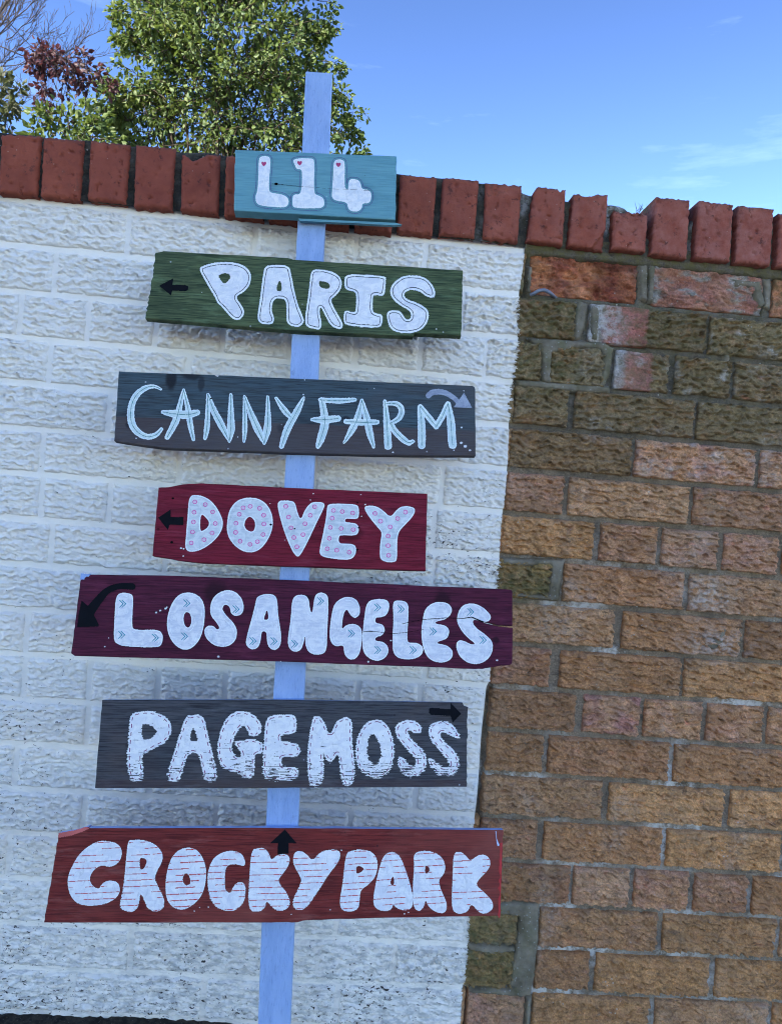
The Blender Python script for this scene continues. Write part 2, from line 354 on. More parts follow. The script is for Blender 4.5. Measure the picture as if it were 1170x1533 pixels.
BR = {1: [(0.2813, 0.4686), (0.4969, 0.6924), (0.7116, 0.9315)], 2: [(0.1719, 0.3645), (0.3903, 0.596), (0.6031, 0.8283)],
 3: [(0.2173, 0.3113), (0.3287, 0.4224), (0.4412, 0.5358), (0.5488, 0.6466), (0.655, 0.7561)], 4: [(0.271, 0.3642), (0.3771, 0.5874), (0.5946, 0.8112)],
 5: [(0.2691, 0.4822), (0.4905, 0.7029), (0.7137, 0.9338)], 6: [(0.2706, 0.3686), (0.3791, 0.5907), (0.6003, 0.8183)],
 7: [(0.2687, 0.4277), (0.4406, 0.54), (0.5507, 0.6486), (0.6618, 0.7582)], 8: [(0.1592, 0.36), (0.3823, 0.5941), (0.606, 0.8254)],
 9: [(0.2706, 0.4769), (0.4923, 0.7025), (0.7133, 0.9298)], 10: [(0.2698, 0.3702), (0.389, 0.6022), (0.6093, 0.8265)],
 11: [(0.2725, 0.4211), (0.4364, 0.5347), (0.5442, 0.6457), (0.6565, 0.7554), (0.7675, 0.8697)], 12: [(0.2741, 0.3698), (0.3804, 0.5935), (0.6043, 0.8214)],
 13: [(0.2721, 0.481), (0.494, 0.6983), (0.7116, 0.9258)], 14: [(0.2736, 0.3718), (0.3847, 0.5932), (0.6039, 0.8078)],
 15: [(0.267, 0.4357), (0.4439, 0.5411), (0.5518, 0.6475), (0.6595, 0.7548), (0.7657, 0.8656)], 16: [(0.2638, 0.3502), (0.3901, 0.5976), (0.6096, 0.8124)],
 17: [(0.1449, 0.3494), (0.3881, 0.4825), (0.4956, 0.6977), (0.711, 0.9217)], 18: [(0.275, 0.3732), (0.3897, 0.5948), (0.608, 0.8096), (0.8206, 1.0332)]}
UL, UR = -1.05, 1.25                               # the wall as built runs on past both sides of the picture

def paint_edge(v):
    v = np.asarray(v, float)
    e = UB + .004*noise(v*9, v*0+2.2)
    e = e - .0045*sstep(.735, .75, v)*sstep(1.02, 1.0, v)
    return e
def pd(u, v): return u-paint_edge(v)
def ragged(v): return np.clip(.12+.9*sstep(.07, .09, v)*sstep(.30, .27, v)+1.1*sstep(.52, .54, v)*sstep(.60, .585, v)+.6*sstep(1.12, 1.14, v)*sstep(1.29, 1.27, v), 0, 1.3)
def fleck_density(u, v):
    d = .18 + .55*fbm(u*7+3, v*9+1, 3)
    d = d + .38*sstep(.25, 0.12, np.hypot((u-.235)*1.2, (v-.60)*1.0))       # worn patch by the paint edge
    d = d + .40*sstep(1.05, 1.35, v) + .35*sstep(.12, .03, np.hypot(u-.225, v-1.165))
    d = d + .22*sstep(.62, .9, v)*sstep(-.1, -.5, u) + .3*sstep(.10, .02, np.hypot(u+.30, v-.64))
    d = d - .25*sstep(.35, .15, v)
    return np.clip(d, 0, .95)
def grime(u, v): return np.clip(.10+.75*sstep(.8, 1.36, v)+.25*fbm(u*4, v*4, 2), 0, .8)
def moss_amt(u, v):
    m = .50*sstep(.33, .10, v)*sstep(.2, .3, u) + .22*sstep(.62, .3, v)
    m = m + .9*sstep(.10, .05, np.abs(u-.30))*(np.exp(-((v-.11)/.06)**2)+np.exp(-((v-.57)/.035)**2)*1.3+np.exp(-((v-1.20)/.07)**2)*1.3+.5*np.exp(-((v-.2)/.05)**2))
    m = m + .5*np.exp(-((u-.61)/.03)**2-((v-.520)/.012)**2)
    return np.clip(m, 0, 1)

def relief(u, v, seed, amp=1.0, wav=.0125, fine=1.0):
    """pitched brick face: wavy overlapping creases; returns height towards the viewer in metres"""
    su = seed*13.7; sv = seed*7.9
    w1 = fbm(u/.040+su, v/.022+sv, 4, .6)
    q = sstep(-.2, .35, noise(u/.06+su+2, v/.03))
    p = v/wav + 1.15*w1 + .45*noise(u/.010+su, v/.02) + u*random_tilt(seed)
    f = p-np.floor(p); fall = .13
    prof = np.where(f < 1-fall, (f/(1-fall))**1.4, (1-f)/fall)
    m = .10+1.15*sstep(-.28, .38, fbm(u/.014+su+5, v/.009+sv, 3))
    h = (prof-.5)*.0100*m
    p2 = v/.0064 + 1.7*fbm(u/.011+su+3, v/.010+sv, 3) + u*random_tilt(seed+1)*.6; f2 = p2-np.floor(p2)
    h = h + (np.where(f2 < .8, f2/.8, (1-f2)/.2)-.5)*.0040*fine*sstep(-.35, .30, fbm(u/.014+su+8, v/.009+sv, 2))
    h = h + .0020*fbm(u/.03+su, v/.02+sv+4, 4, .6) + .0020*noise(u/.0042+su, v/.0034)
    return h*amp, f
def random_tilt(seed): return (math.sin(seed*12.9898)*43758.5453 % 1-.35)*22

def col_for(row, k, u, v, seed):
    """the brick's own colour, from the photograph's sandy, pinkish and olive bricks"""
    rs = np.random.RandomState(int(seed*97) % 99991)
    sand = np.array([(.50, .255, .10), (.54, .28, .115), (.42, .21, .09), (.56, .315, .155)][rs.randint(4)])
    pink = np.array([.52, .28, .20]); olive = np.array([.20, .16, .085]); dark = np.array([.30, .165, .09])
    c = np.ones(u.shape+(3,))*sand*(.78+.36*rs.rand())
    t = sstep(-.2, .4, fbm(u/.05+seed, v/.03, 3))[..., None]
    pk = {(5, 1): .9, (5, 2): .8, (6, 0): .7, (6, 2): .5, (7, 1): .6, (7, 2): .7, (7, 3): .8, (8, 1): .3, (10, 0): .5, (11, 1): 1.0, (11, 2): .6, (11, 3): .6, (11, 4): .5,
          (12, 1): .25, (14, 0): .5, (15, 1): .5, (15, 2): .7, (15, 3): .5, (16, 1): .3, (18, 0): .8, (3, 4): .5, (6, 1): .25, (8, 2): .25}.get((row, k), .1)
    c = c*(1-pk*(.45+.55*t)) + pink*(pk*(.45+.55*t))
    if (row, k) in ((11, 1), (15, 0)): c = c*(1-.6*t)+np.array([.32, .13, .11])*.6*t
    if (row, k) in ((12, 0), (14, 0), (15, 0), (11, 0)): c = c*.45+dark*.55
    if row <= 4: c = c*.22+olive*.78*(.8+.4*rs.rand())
    if (row, k) == (5, 0): c = c*.5+olive*.5
    if row == 8 and k == 0 or (row in (16, 17) and k == 0): c = c*.2+olive*np.array([1.1, 1.0, .7])*.85
    if row == 16 and k == 1 or row == 13 and k == 0: c *= .95
    # orange scars
    sc = sstep(.35, .55, fbm(u/.03+seed*3, v/.012+7, 3))[..., None]*(.7 if pk > .4 else .25)
    c = c*(1-sc)+np.array([.56, .22, .14])*sc
    if (row, k) == (2, 1):
        a = sstep(.405, .425, u+.006*noise(v*90, u*0))[..., None]; b = sstep(.488, .494, u+.004*noise(v*120, u*0+2))[..., None]
        c = (np.array([.30, .27, .25])*(1-a)+np.array([.36, .13, .10])*a)*(1-b)+c*b
    if (row, k) == (3, 2):
        a = sstep(.452, .462, u+.006*noise(v*90, u*0))[..., None]; b = sstep(.502, .508, u+.004*noise(v*120, u*0+2))[..., None]
        c = (np.array([.33, .30, .28])*(1-a)+np.array([.34, .14, .11])*a)*(1-b)+c*b
    return c

TRI = [0]
def brick(parent, u0, u1, row, k, seed, painted=False, coarse=False, spall=0):
    v0 = (row-1)*CO-.0004+.0005*math.sin(seed*3); v1 = v0+.0655
    su, sv = (.010, .008) if coarse else (.0025, .00165)
    nu = max(4, int((u1-u0)/su)); nv = max(4, int((v1-v0)/sv))
    uu = np.linspace(u0, u1, nu); vv = np.linspace(v0, v1, nv); U, V = np.meshgrid(uu, vv)
    # irregular arrises
    eu = np.minimum(U-u0, u1-U); ev = np.minimum(V-v0, v1-V)
    jit = .0016
    U2 = U + jit*noise(V/.012+seed*5, U*0+seed)*sstep(.02, 0, U-u0) + jit*noise(V/.012+seed*9, U*0+seed)*sstep(.02, 0, u1-U)
    V2 = V + jit*noise(U/.02+seed*5, V*0+seed)*sstep(.015, 0, V-v0) + jit*noise(U/.02+seed*3, V*0-seed)*sstep(.015, 0, v1-V)
    h, f = relief(U, V, seed, (.80 if painted else 1.30)*(.9 if row > 9 and painted else 1.1), fine=1.15 if painted else .6)
    pdv = pd(U2, V2)
    bev = .0038 if painted else .0022
    e = np.minimum(eu, ev)+.0012*noise(U/.008+seed, V/.008)
    h = h - (.0050 if painted else .006)*(1-sstep(-.0005, bev*np.where(v1-V < .006, .8, 1.6), e))**1.5
    if spall:
        st = fbm(U/.05+spall*3.1, V/.028+spall, 4, .6)
        deep = {1: .017, 2: .012, 3: .010, 4: .004}[spall]
        st = st+.25*fbm(U/.012, V/.009+spall, 3)
        ter = np.floor((st+.6)*4)/4*.8+(st+.6)*.2
        hs = -deep*(1.3-ter*1.25) + .0034*fbm(U/.009, V/.006, 4, .6)
        mask = np.ones_like(U)
        if (row, k) == (2, 1): mask = 1-sstep(.486, .492, U)
        if (row, k) == (3, 2): mask = 1-sstep(.500, .506, U)
        h = h*(1-mask)+hs*mask
    X = U2; Z = GZ-V2; Y = -h
    cx, cz = (u0+u1)/2, GZ-(v0+v1)/2
    F_ = np.stack([X-cx, Y, Z-cz], -1).reshape(-1, 3)
    faces = [tuple(q) for q in grid_faces(nu, nv).tolist()]
    # sides run back into the wall
    idx = np.arange(nu*nv).reshape(nv, nu)
    ring = np.concatenate([idx[0, :], idx[1:, -1], idx[-1, -2::-1], idx[-2:0:-1, 0]])
    back = F_[ring].copy(); back[:, 1] = .045
    nb = len(F_); m = len(ring)
    for i in range(m): faces.append((int(ring[i]), int(ring[(i+1) % m]), nb+(i+1) % m, nb+i))
    faces.append(tuple(range(nb+m-1, nb-1, -1)))
    allv = np.concatenate([F_, back])
    o = mesh_obj('brick', allv, faces, M_BRICK, parent, (cx, 0, cz), smooth=True)
    TRI[0] += len(faces)*2
    uw, vw = allv[:, 0]+cx, GZ-(allv[:, 2]+cz)
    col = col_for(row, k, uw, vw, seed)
    if spall in (1, 2, 3):
        t = sstep(-.3, .3, fbm(uw/.04+spall*5, vw/.03, 3))[:, None]
        a, b = {1: ((.52, .19, .085), (.30, .075, .04)), 2: ((.42, .19, .13), (.33, .13, .09)), 3: ((.5, .2, .1), (.42, .18, .1))}[spall]
        col = np.array(a)*t+np.array(b)*(1-t)
        if spall == 2:
            q = sstep(.05, .3, fbm(uw/.045+2, vw/.02, 4, .6)+.35*sstep(.03, .0, np.minimum(uw-u0, u1-uw)))[:, None]
            col = col*(1-q)+np.array([.27, .25, .22])*q
        if spall == 1:
            q = (sstep(.385, .40, uw+.01*fbm(uw/.01, vw/.01, 2))*.55+.35*sstep(.018, .008, vw))[:, None]
            col = col*(1-q)+np.array([.20, .05, .03])*q
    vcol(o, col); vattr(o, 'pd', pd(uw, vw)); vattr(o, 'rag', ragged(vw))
    fo = np.concatenate([f.ravel(), np.zeros(m)])
    vattr(o, 'fleck', fleck_density(uw, vw)*(.78+.22*(fo > .62)))
    vattr(o, 'grime', grime(uw, vw)); vattr(o, 'moss', moss_amt(uw, vw)*(0.15 if spall in (1, 2) else 1))
    ef = .15*sstep(.2, .5, fbm(uw*9, vw*9, 2)) + .5*np.exp(-((uw-.66)/.06)**2-((vw-.645)/.03)**2) + (.55*np.exp(-((uw-.63)/.05)**2-((vw-.56)/.03)**2)) \
        + (.35 if (row, k) in ((5, 1), (5, 2)) else 0)*sstep(-.1, .4, fbm(uw*30, vw*30, 2)) + (.6 if row in (2, 3) and k >= 2 else 0)*sstep(.1, .5, fbm(uw*26+5, vw*26, 3)) \
        + (.5 if (row, k) in ((2, 1), (3, 2)) else 0)*sstep(.47, .42, uw)
    vattr(o, 'eff', np.clip(ef, 0, 1))
    return o

# mortar beds as relief sheets, one per finish ------------------------------------------------
def mortar(name, ua, ub, side):
    step = .0042
    vv = np.arange(-.034, 18.6*CO, .0036); ss = np.linspace(0, 1, int((ub-ua)/step))
    S, V = np.meshgrid(ss, vv)
    if side == 'L': U = ua+(paint_edge(V)-ua)*S
    else: U = paint_edge(V)+(ub-paint_edge(V))*S
    wp_ = pd(U, V) < .0005; d = np.where(wp_, .0052, .0090) + np.where(wp_, .5, 1.2)*(.0012*fbm(U/.02, V/.012, 3) + .0006*noise(U/.004, V/.004))
    if side == 'R':
        # thick ledge bed just under the coping, deep cracks, weathered upper beds
        ledge = sstep(.004, -.006, V)
        d = d - ledge*(.0065+.002*noise(U/.03, V*0))
        d = d + .020*sstep(.738, .748, V)*sstep(1.02, 1.0, V)*sstep(.2745, .2705, U)
        d = d + .020*sstep(1.262, 1.27, V)*sstep(.2755, .272, U)+.012*sstep(.010, -.0, U-.2705)*(V < .072)*(V > .002)
        for (a_, b_, r_) in ((.2813, .4686, 1), (.4969, .6924, 1), (.7116, .9315, 1), (.3903, .492, 2), (.4412, .506, 3)):
            d = d + .035*sstep(a_-.001, a_+.003, U)*sstep(b_+.001, b_-.003, U)*sstep((r_-1)*CO-.001, (r_-1)*CO+.003, V)*sstep((r_-1)*CO+.0655, (r_-1)*CO+.0615, V)
        d = d + .003*sstep(.5, .2, V)*sstep(-.1, .3, fbm(U/.03+9, V/.01, 3))
        d = d + .007*np.exp(-((V-.002)/.002)**2)
    Y = d; P = np.stack([U, Y, GZ-V], -1).reshape(-1, 3)
    o = mesh_obj(name, P, grid_faces(len(ss), len(vv)), M_MORTAR, wall, smooth=True)
    TRI[0] += len(P)*2
    u, v = P[:, 0], GZ-P[:, 2]
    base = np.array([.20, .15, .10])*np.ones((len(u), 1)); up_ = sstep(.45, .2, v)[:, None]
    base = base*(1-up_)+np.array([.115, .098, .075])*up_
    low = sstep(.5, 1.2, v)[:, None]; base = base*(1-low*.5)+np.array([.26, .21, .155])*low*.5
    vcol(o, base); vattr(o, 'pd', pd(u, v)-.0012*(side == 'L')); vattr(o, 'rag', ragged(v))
    vattr(o, 'fleck', fleck_density(u, v)*.62); vattr(o, 'grime', grime(u, v)*.6)
    vattr(o, 'moss', np.clip(moss_amt(u, v)*.7+.5*sstep(.01, -.01, v), 0, 1))
    ef = .85*sstep(-.02, .3, fbm(u*6+1, v*7+2, 3))*sstep(.40, .7, v) + .7*sstep(1.1, 1.3, v)*sstep(.35, .75, u)*sstep(-.3, .2, fbm(u*8, v*8, 2))
    vattr(o, 'eff', np.clip(ef, 0, 1))
    return o
white_sec = mortar('painted_section', UL, UB, 'L'); white_sec['label'] = 'white painted left half of the wall'
bare_sec = mortar('bare_section', UB, UR, 'R'); bare_sec['label'] = 'unpainted sandy brown right half of the wall'

seed = 1.0; NB = 0
for r in range(1, 19):
    js = list(PJ[r]); hdr = r in (3, 7, 11, 15); pitch = .1115 if hdr else .2262
    while js[0]-pitch > UL: js.insert(0, js[0]-pitch)
    endu = BR[r][0][0]-.0055 if r in (2, 3, 8, 17, 16) else UB+.0045
    if r in (11, 12, 13): endu = UB-.0052
    js = [x for x in js if x < endu-.03]+[endu+.0045]
    for k, (a, b) in enumerate(zip(js[:-1], js[1:])):
        seed += 1.37
        if b < -.66: 
            if b < -.98: continue
            brick(white_sec, a+.0048, b-.0048, r, -1, seed, True, True); NB += 1
        else: brick(white_sec, a+.0044, b-.0044, r, -1, seed, True); NB += 1
    spans = list(BR[r])
    while spans[-1][1]+pitch < UR-.05: a = spans[-1][1]+.0105; spans.append((a, a+pitch-.0105))
    for k, (a, b) in enumerate(spans):
        seed += 1.37
        sp_ = {(1, 0): 1, (1, 1): 2, (1, 2): 3, (2, 1): 4, (3, 2): 4}.get((r, k), 0)
        brick(bare_sec, a-.0008, b+.0008, r, k, seed, False, a > .86, sp_); NB += 1
print('bricks', NB, 'objs', len(bpy.data.objects), 'tris', TRI[0])

# grey cement repairs -----------------------------------------------------------------------
def inside(px, py, poly):
    c = np.zeros(px.shape, bool); n = len(poly)
    for i in range(n):
        x1, y1 = poly[i]; x2, y2 = poly[(i+1) % n]
        if y1 == y2: continue
        k = ((y1 > py) != (y2 > py)) & (px < (x2-x1)*(py-y1)/(y2-y1)+x1); c ^= k
    return c
def segdist(px, py, pts, closed=True):
    d = np.full(px.shape, 1e9); n = len(pts)
    for i in range(n if closed else n-1):
        x1, y1 = pts[i]; x2, y2 = pts[(i+1) % n]; dx, dy = x2-x1, y2-y1; L = dx*dx+dy*dy+1e-12
        t = np.clip(((px-x1)*dx+(py-y1)*dy)/L, 0, 1); d = np.minimum(d, np.hypot(px-x1-t*dx, py-y1-t*dy))
    return d
def cement(polypx, seed, proud=.0015, mossy=.5):
    uv = [tuple(float(q) for q in wall_uv(x, y)) for x, y in polypx]
    u0, u1 = min(p[0] for p in uv)-.004, max(p[0] for p in uv)+.004; v0, v1 = min(p[1] for p in uv)-.004, max(p[1] for p in uv)+.004
    nu, nv = int((u1-u0)/.0024)+2, int((v1-v0)/.0024)+2
    U, V = np.meshgrid(np.linspace(u0, u1, nu), np.linspace(v0, v1, nv))
    sd = segdist(U, V, uv); sd = np.where(inside(U, V, uv), sd, -sd)+.0028*fbm(U/.008+seed, V/.008, 4, .65)
    h = proud - .012*(1-sstep(-.0025, .003, sd)) + .0022*fbm(U/.010+seed, V/.010, 4, .65)
    keep = sd > -.0035
    P = np.stack([U, -h, GZ-V], -1).reshape(-1, 3); f = grid_faces(nu, nv); kk = keep.ravel(); f = f[kk[f].all(1)]
    used = np.unique(f); rem = np.zeros(len(P), int); rem[used] = np.arange(len(used)); P = P[used]; f = rem[f]
    cx, cz = P[:, 0].mean(), P[:, 2].mean(); P2 = P-np.array([cx, 0, cz])
    o = mesh_obj('cement_patch', P2, f, M_CEMENT, bare_sec, (cx, 0, cz), smooth=True)
    vattr(o, 'moss', np.full(len(P), mossy)*sstep(-.3, .3, fbm(P[:, 0]/.03, P[:, 2]/.03, 2)))
    return o
cement([(863, 448), (880, 455), (876, 482), (868, 508), (858, 507), (860, 478)], 1, .002, .6)
cement([(788, 505), (905, 512), (918, 522), (912, 560), (903, 580), (896, 578), (903, 540), (898, 524), (860, 520), (826, 530), (824, 560), (826, 573), (812, 572), (810, 530)], 2, .0022, .6)
cement([(774, 568), (800, 570), (912, 578), (914, 588), (880, 588), (850, 586), (774, 578)], 3, .0015, .4)
cement([(957, 396), (970, 395), (970, 450), (958, 447)], 4, -.001, .3)
cement([(972, 396), (981, 397), (978, 452), (970, 450)], 14, .001, .5)
cement([(884, 456), (897, 460), (895, 510), (885, 508)], 15, .002, .3)
cement([(752, 836), (845, 838), (840, 870), (836, 900), (790, 896), (760, 892), (762, 888), (818, 890), (824, 862), (822, 846), (780, 848), (752, 845)], 5, .0022, .15)
cement([(712, 1350), (806, 1352), (806, 1400), (800, 1460), (793, 1490), (780, 1492), (705, 1487), (702, 1478), (760, 1480), (768, 1440), (773, 1400), (777, 1372), (712, 1366)], 6, .0035, .35)
cement([(699, 1414), (772, 1418), (772, 1426), (740, 1430), (703, 1424)], 7, .001, .3)
cement([(788, 1495), (796, 1494), (792, 1560), (784, 1560)], 8, .001, .2)
cement([(1056, 968), (1072, 955), (1082, 938), (1088, 942), (1082, 962), (1070, 975)], 9, .0015, .1)
cement([(791, 396), (797, 398), (795, 438), (789, 436)], 10, -.002, .2)
cement([(1084, 512), (1096, 512), (1092, 570), (1082, 570)], 11, -.004, .3)
cement([(1146, 416), (1156, 415), (1154, 462), (1144, 460)], 12, -.002, .4)
cement([(1098, 416), (1140, 420), (1148, 455), (1136, 462), (1128, 430), (1100, 428)], 13, -.003, .4)

# coping ------------------------------------------------------------------------------------
YC = -.016
def coping():
    vv = np.linspace(0, 1, 40); us = np.arange(UL, UR, .004); S, U = np.meshgrid(vv, us, indexing='ij')
    ztop = .111+.003*noise(U/.05, U*0)-.012*sstep(.2, .3, U)
    ztop = ztop-.050*np.exp(-((U-.500)/.050)**4)
    Zr = .010+(ztop-.010)*S
    Y = -.006+.0045*fbm(U/.02, Zr/.02, 3)+.006*sstep(.95, 1, S)**2+.012*sstep(.2, .3, U)
    P = np.stack([U, Y, GZ+Zr], -1).reshape(-1, 3); f = grid_faces(len(us), 40)[:, ::-1]
    n0 = len(P)
    # top and back of the bedding
    back = [(float(u), .2, GZ+float(z)) for u, z in zip(us, (ztop-.004)[0])]
    P = np.concatenate([P, np.array(back)]); m = len(us); tb = (np.arange(m-1)+(39*m))
    ft = np.stack([tb, tb+1, n0+np.arange(m-1)+1, n0+np.arange(m-1)], -1)
    o = mesh_obj('coping', P, np.concatenate([f, ft]), M_MORTAR, wall, smooth=True)
    k = len(P); vcol(o, np.ones((k, 3))*(np.array([.022, .020, .016])+np.array([.05, .045, .034])*sstep(.1, .4, P[:, 0])[:, None])+.02*fbm(P[:, 0]*30, P[:, 2]*30, 3)[:, None])
    vattr(o, 'pd', np.full(k, 1.0)); vattr(o, 'fleck', np.zeros(k)); vattr(o, 'grime', np.zeros(k)); vattr(o, 'moss', .05+.25*sstep(.1, .4, P[:, 0])); vattr(o, 'eff', (.05+.5*sstep(.1, .4, P[:, 0]))*sstep(.0, .4, fbm(P[:, 0]*20, P[:, 2]*12, 3)))
    return o
cop = coping(); cop['label'] = 'coping of red bricks stood on edge in dark mossy mortar'
CQ = [  # four corners of each front face as seen: top left, top right, bottom right, bottom left
 [(2, 200), (61, 202), (54, 292), (-3, 288)], [(65, 204), (125, 209), (118, 299), (60, 293)], [(135, 209), (194, 216), (187, 304), (131, 298)],
 [(203, 216), (262, 221), (256, 313), (200, 308)], [(272, 229), (329, 231), (326, 321), (270, 314)], [(338, 231), (398, 240), (394, 329), (335, 322)],
 [(405, 240), (463, 247), (459, 336), (402, 329)], [(470, 247), (527, 254), (522, 343), (466, 336)], [(534, 254), (591, 260), (586, 349), (530, 343)],
 [(599, 260), (654, 265), (647, 352), (594, 346)], [(663, 265), (717, 269), (710, 355), (657, 351)], [(727, 273), (781, 277), (775, 362), (723, 357)],
 [(801, 278), (847, 283), (842, 366), (789, 360)], [(859, 288), (910, 291), (905, 374), (851, 367)], [(919, 314), (970, 320), (966, 377), (917, 372)],
 [(983, 294), (1033, 299), (1028, 387), (975, 380)], [(1046, 299), (1098, 306), (1093, 391), (1040, 386)], [(1106, 307), (1159, 312), (1153, 398), (1101, 392)],
 [(1168, 318), (1220, 324), (1215, 404), (1163, 398)]]
def coping_brick(q, i, coarse=False):
    W = [ray_plane(x, y, YC, 0) for x, y in q] if not coarse else q
    tl, tr, br_, bl = [np.array(p) for p in W]
    nu, nv = (12, 16) if coarse else (26, 38)
    S, T = np.meshgrid(np.linspace(0, 1, nu), np.linspace(0, 1, nv))
    P = (tl[None, None]*(1-S[..., None])+tr*S[..., None])*(1-T[..., None])+(bl*(1-S[..., None])+br_*S[..., None])*T[..., None]
    U, Z = P[..., 0], P[..., 2]
    wdt = np.linalg.norm(tr-tl); hgt = np.linalg.norm(tl-bl)
    e = np.minimum(np.minimum(S, 1-S)*wdt, np.minimum(T, 1-T)*hgt)+.0016*noise(U/.007+i, Z/.007)
    h = .0018*fbm(U/.02+i, Z/.02, 5, .6)-.0045*(1-sstep(-.0005, .0045, e))**2-.0035*sstep(.28, .5, fbm(U/.012+i*7, Z/.012, 3))
    Z = Z + (.0022*noise(U/.008+i*3, Z*0)+.0012*noise(U/.003, Z*0+i))*sstep(.15, 0, T) + .0018*noise(U/.010+i*7, Z*0)*sstep(.15, 0, 1-T)
    U = U + .0013*noise(Z/.008+i*5, U*0)*sstep(.3, 0, S) + .0013*noise(Z/.008+i*4, U*0)*sstep(.3, 0, 1-S)
    if i == 4: Z = Z - .011*np.exp(-((S-.33)/.2)**2)*sstep(.35, 0, T)
    if i == 13:
        Z = Z - .005*np.exp(-((S-.35)/.22)**2)*sstep(.3, 0, T); h = h - .010*sstep(.0, .03, (S+T)-1.62)
    if i == 12: U = U + .004*sstep(.15, 0, S)*sstep(.12, 0, T); Z = Z-.004*np.exp(-((S-.82)/.06)**2)*sstep(.2, 0, T)
    if i == 14: Z = Z + .004*noise(U/.006+4, Z*0)*sstep(.25, 0, T); h = h-.006*sstep(.16, .05, T)*sstep(-.1, .3, noise(U/.01, Z/.01))
    Y = P[..., 1]-h
    c0 = (tl+br_)/2
    A = np.stack([U, Y, Z], -1).reshape(-1, 3)-c0
    faces = [tuple(f) for f in grid_faces(nu, nv).tolist()]
    idx = np.arange(nu*nv).reshape(nv, nu)
    ring = np.concatenate([idx[0, :], idx[1:, -1], idx[-1, -2::-1], idx[-2:0:-1, 0]]); m = len(ring)
    dep = [.03, .09, .15, .212]; layers = [ring]; V = [A]; base = len(A)
    for d in dep:
        b = A[ring].copy(); b[:, 1] = A[ring][:, 1].mean()+d; b[:, 0] += .001*noise(b[:, 2]/.01, b[:, 0]*0+d*50); b[:, 2] += .0012*noise(b[:, 0]/.01+i, b[:, 0]*0+d*50)
        V.append(b); layers.append(np.arange(base, base+m)); base += m
    for a, b in zip(layers[:-1], layers[1:]):
        for j in range(m): faces.append((int(a[j]), int(a[(j+1) % m]), int(b[(j+1) % m]), int(b[j])))
    faces.append(tuple(int(x) for x in layers[-1][::-1]))
    V = np.concatenate(V)
    o = mesh_obj('brick', V, faces, M_COPING, cop, tuple(c0), smooth=True)
    o.data.set_sharp_from_angle(angle=R(50))
    tt = sstep(.010, .0, V[:, 2].max()-V[:, 2])*.7+sstep(.01, .03, V[:, 1]-V[:, 1].min())*.7
    vattr(o, 'moss', np.clip(tt, 0, .9))
    if i == 13: o['label'] = 'coping brick with a broken lower right corner'
    if i == 14: o['label'] = 'low broken coping brick with its top missing'
for i, q in enumerate(CQ): coping_brick(q, i)
for s in (-1, 1):
    for k in range(5):
        x = (-.62-.0735*(k+1)) if s < 0 else (.765+.0735*k+.004)
        x0 = x; zt = .088; coping_brick([(x0, YC, GZ+zt), (x0+.063, YC, GZ+zt-.001), (x0+.063, YC, GZ-.013), (x0, YC, GZ-.012)], 30+k+s, True)
# solid body of the wall behind the facing
box('wall_core', (UL+.01, .048, -.02), (UR-.01, .196, GZ+.03), mat_plain('core_brickwork', (.2, .12, .08), .9), wall)

# short grey cable end poking out of the joint beside the broken brick
def tube(name, pts, r, mat, parent=None, seg=10, taper=None):
    pts = [Vector(p) for p in pts]; V = []; Fc = []
    for i, p in enumerate(pts):
        t = (pts[min(i+1, len(pts)-1)]-pts[max(i-1, 0)]).normalized(); a = t.orthogonal().normalized(); b = t.cross(a)
        rr = r*(1 if taper is None else taper(i/(len(pts)-1)))
        for k in range(seg):
            th = 2*math.pi*k/seg; V.append(p+a*math.cos(th)*rr+b*math.sin(th)*rr)
    for i in range(len(pts)-1):
        for k in range(seg): Fc.append((i*seg+k, i*seg+(k+1) % seg, (i+1)*seg+(k+1) % seg, (i+1)*seg+k))
    Fc.append(tuple(range(seg-1, -1, -1))); Fc.append(tuple((len(pts)-1)*seg+k for k in range(seg)))
    o = mesh_obj(name, [tuple(v) for v in V], Fc, mat, parent, smooth=True); return o
cab = [ray_plane(x, y, yy) for x, y, yy in ((793, 442, .0), (799, 439, -.003), (806, 435, -.005), (814, 434, -.005), (821, 437, -.003), (828, 443, .004), (832, 446, .012))]
o = tube('cable', cab, .0030, mat_plain('grey_plastic', (.20, .22, .27), .4, .4, .2)); tag(o, 'short grey cable end bent out of the joint under the broken red brick', 'cable')

# ================================================================== SIGNPOST
SA, SB = -.060, .186                               # front face of the leaning post: Y = SA + SB*(Z-GZ)
sign_y = lambda z, off=0: SA+SB*(z-GZ)
Nin = np.array([0, 1, -SB])/math.hypot(1, SB)       # into the wall
def sp_pt(px, py, off=0.0):
    """point on the post's front plane moved 'off' metres towards the viewer"""
    return ray_plane(px, py, SA-off*math.hypot(1, SB), SB)
base_c = sp_pt(383, 1800)                           # roughly where the post meets the ground
PL = [(457.5, 107), (452, 228), (444.5, 350), (437, 500), (434, 566), (427.5, 690), (419, 850), (411.5, 1000), (400, 1190), (391.5, 1385), (386, 1533)]
PR = [(497, 110), (492.5, 228), (486, 350), (478.5, 500), (476.5, 566), (471, 690), (463, 850), (457, 1000), (448, 1190), (440.5, 1385), (434.5, 1533)]
Lp = [sp_pt(*p) for p in PL]; Rp = [sp_pt(*p) for p in PR]
def ext(P):
    a, b = P[-3], P[-1]; t = (0-b[2])/(b[2]-a[2]); return b+(b-a)*t
Lp.append(ext(Lp)); Rp.append(ext(Rp))
post_base = (Lp[-1]+Rp[-1])/2+Nin*.011
sp_root = empty('signpost', tuple(post_base)); tag(sp_root, 'pale blue leaning post carrying seven hand painted direction boards in front of the wall', 'signpost')
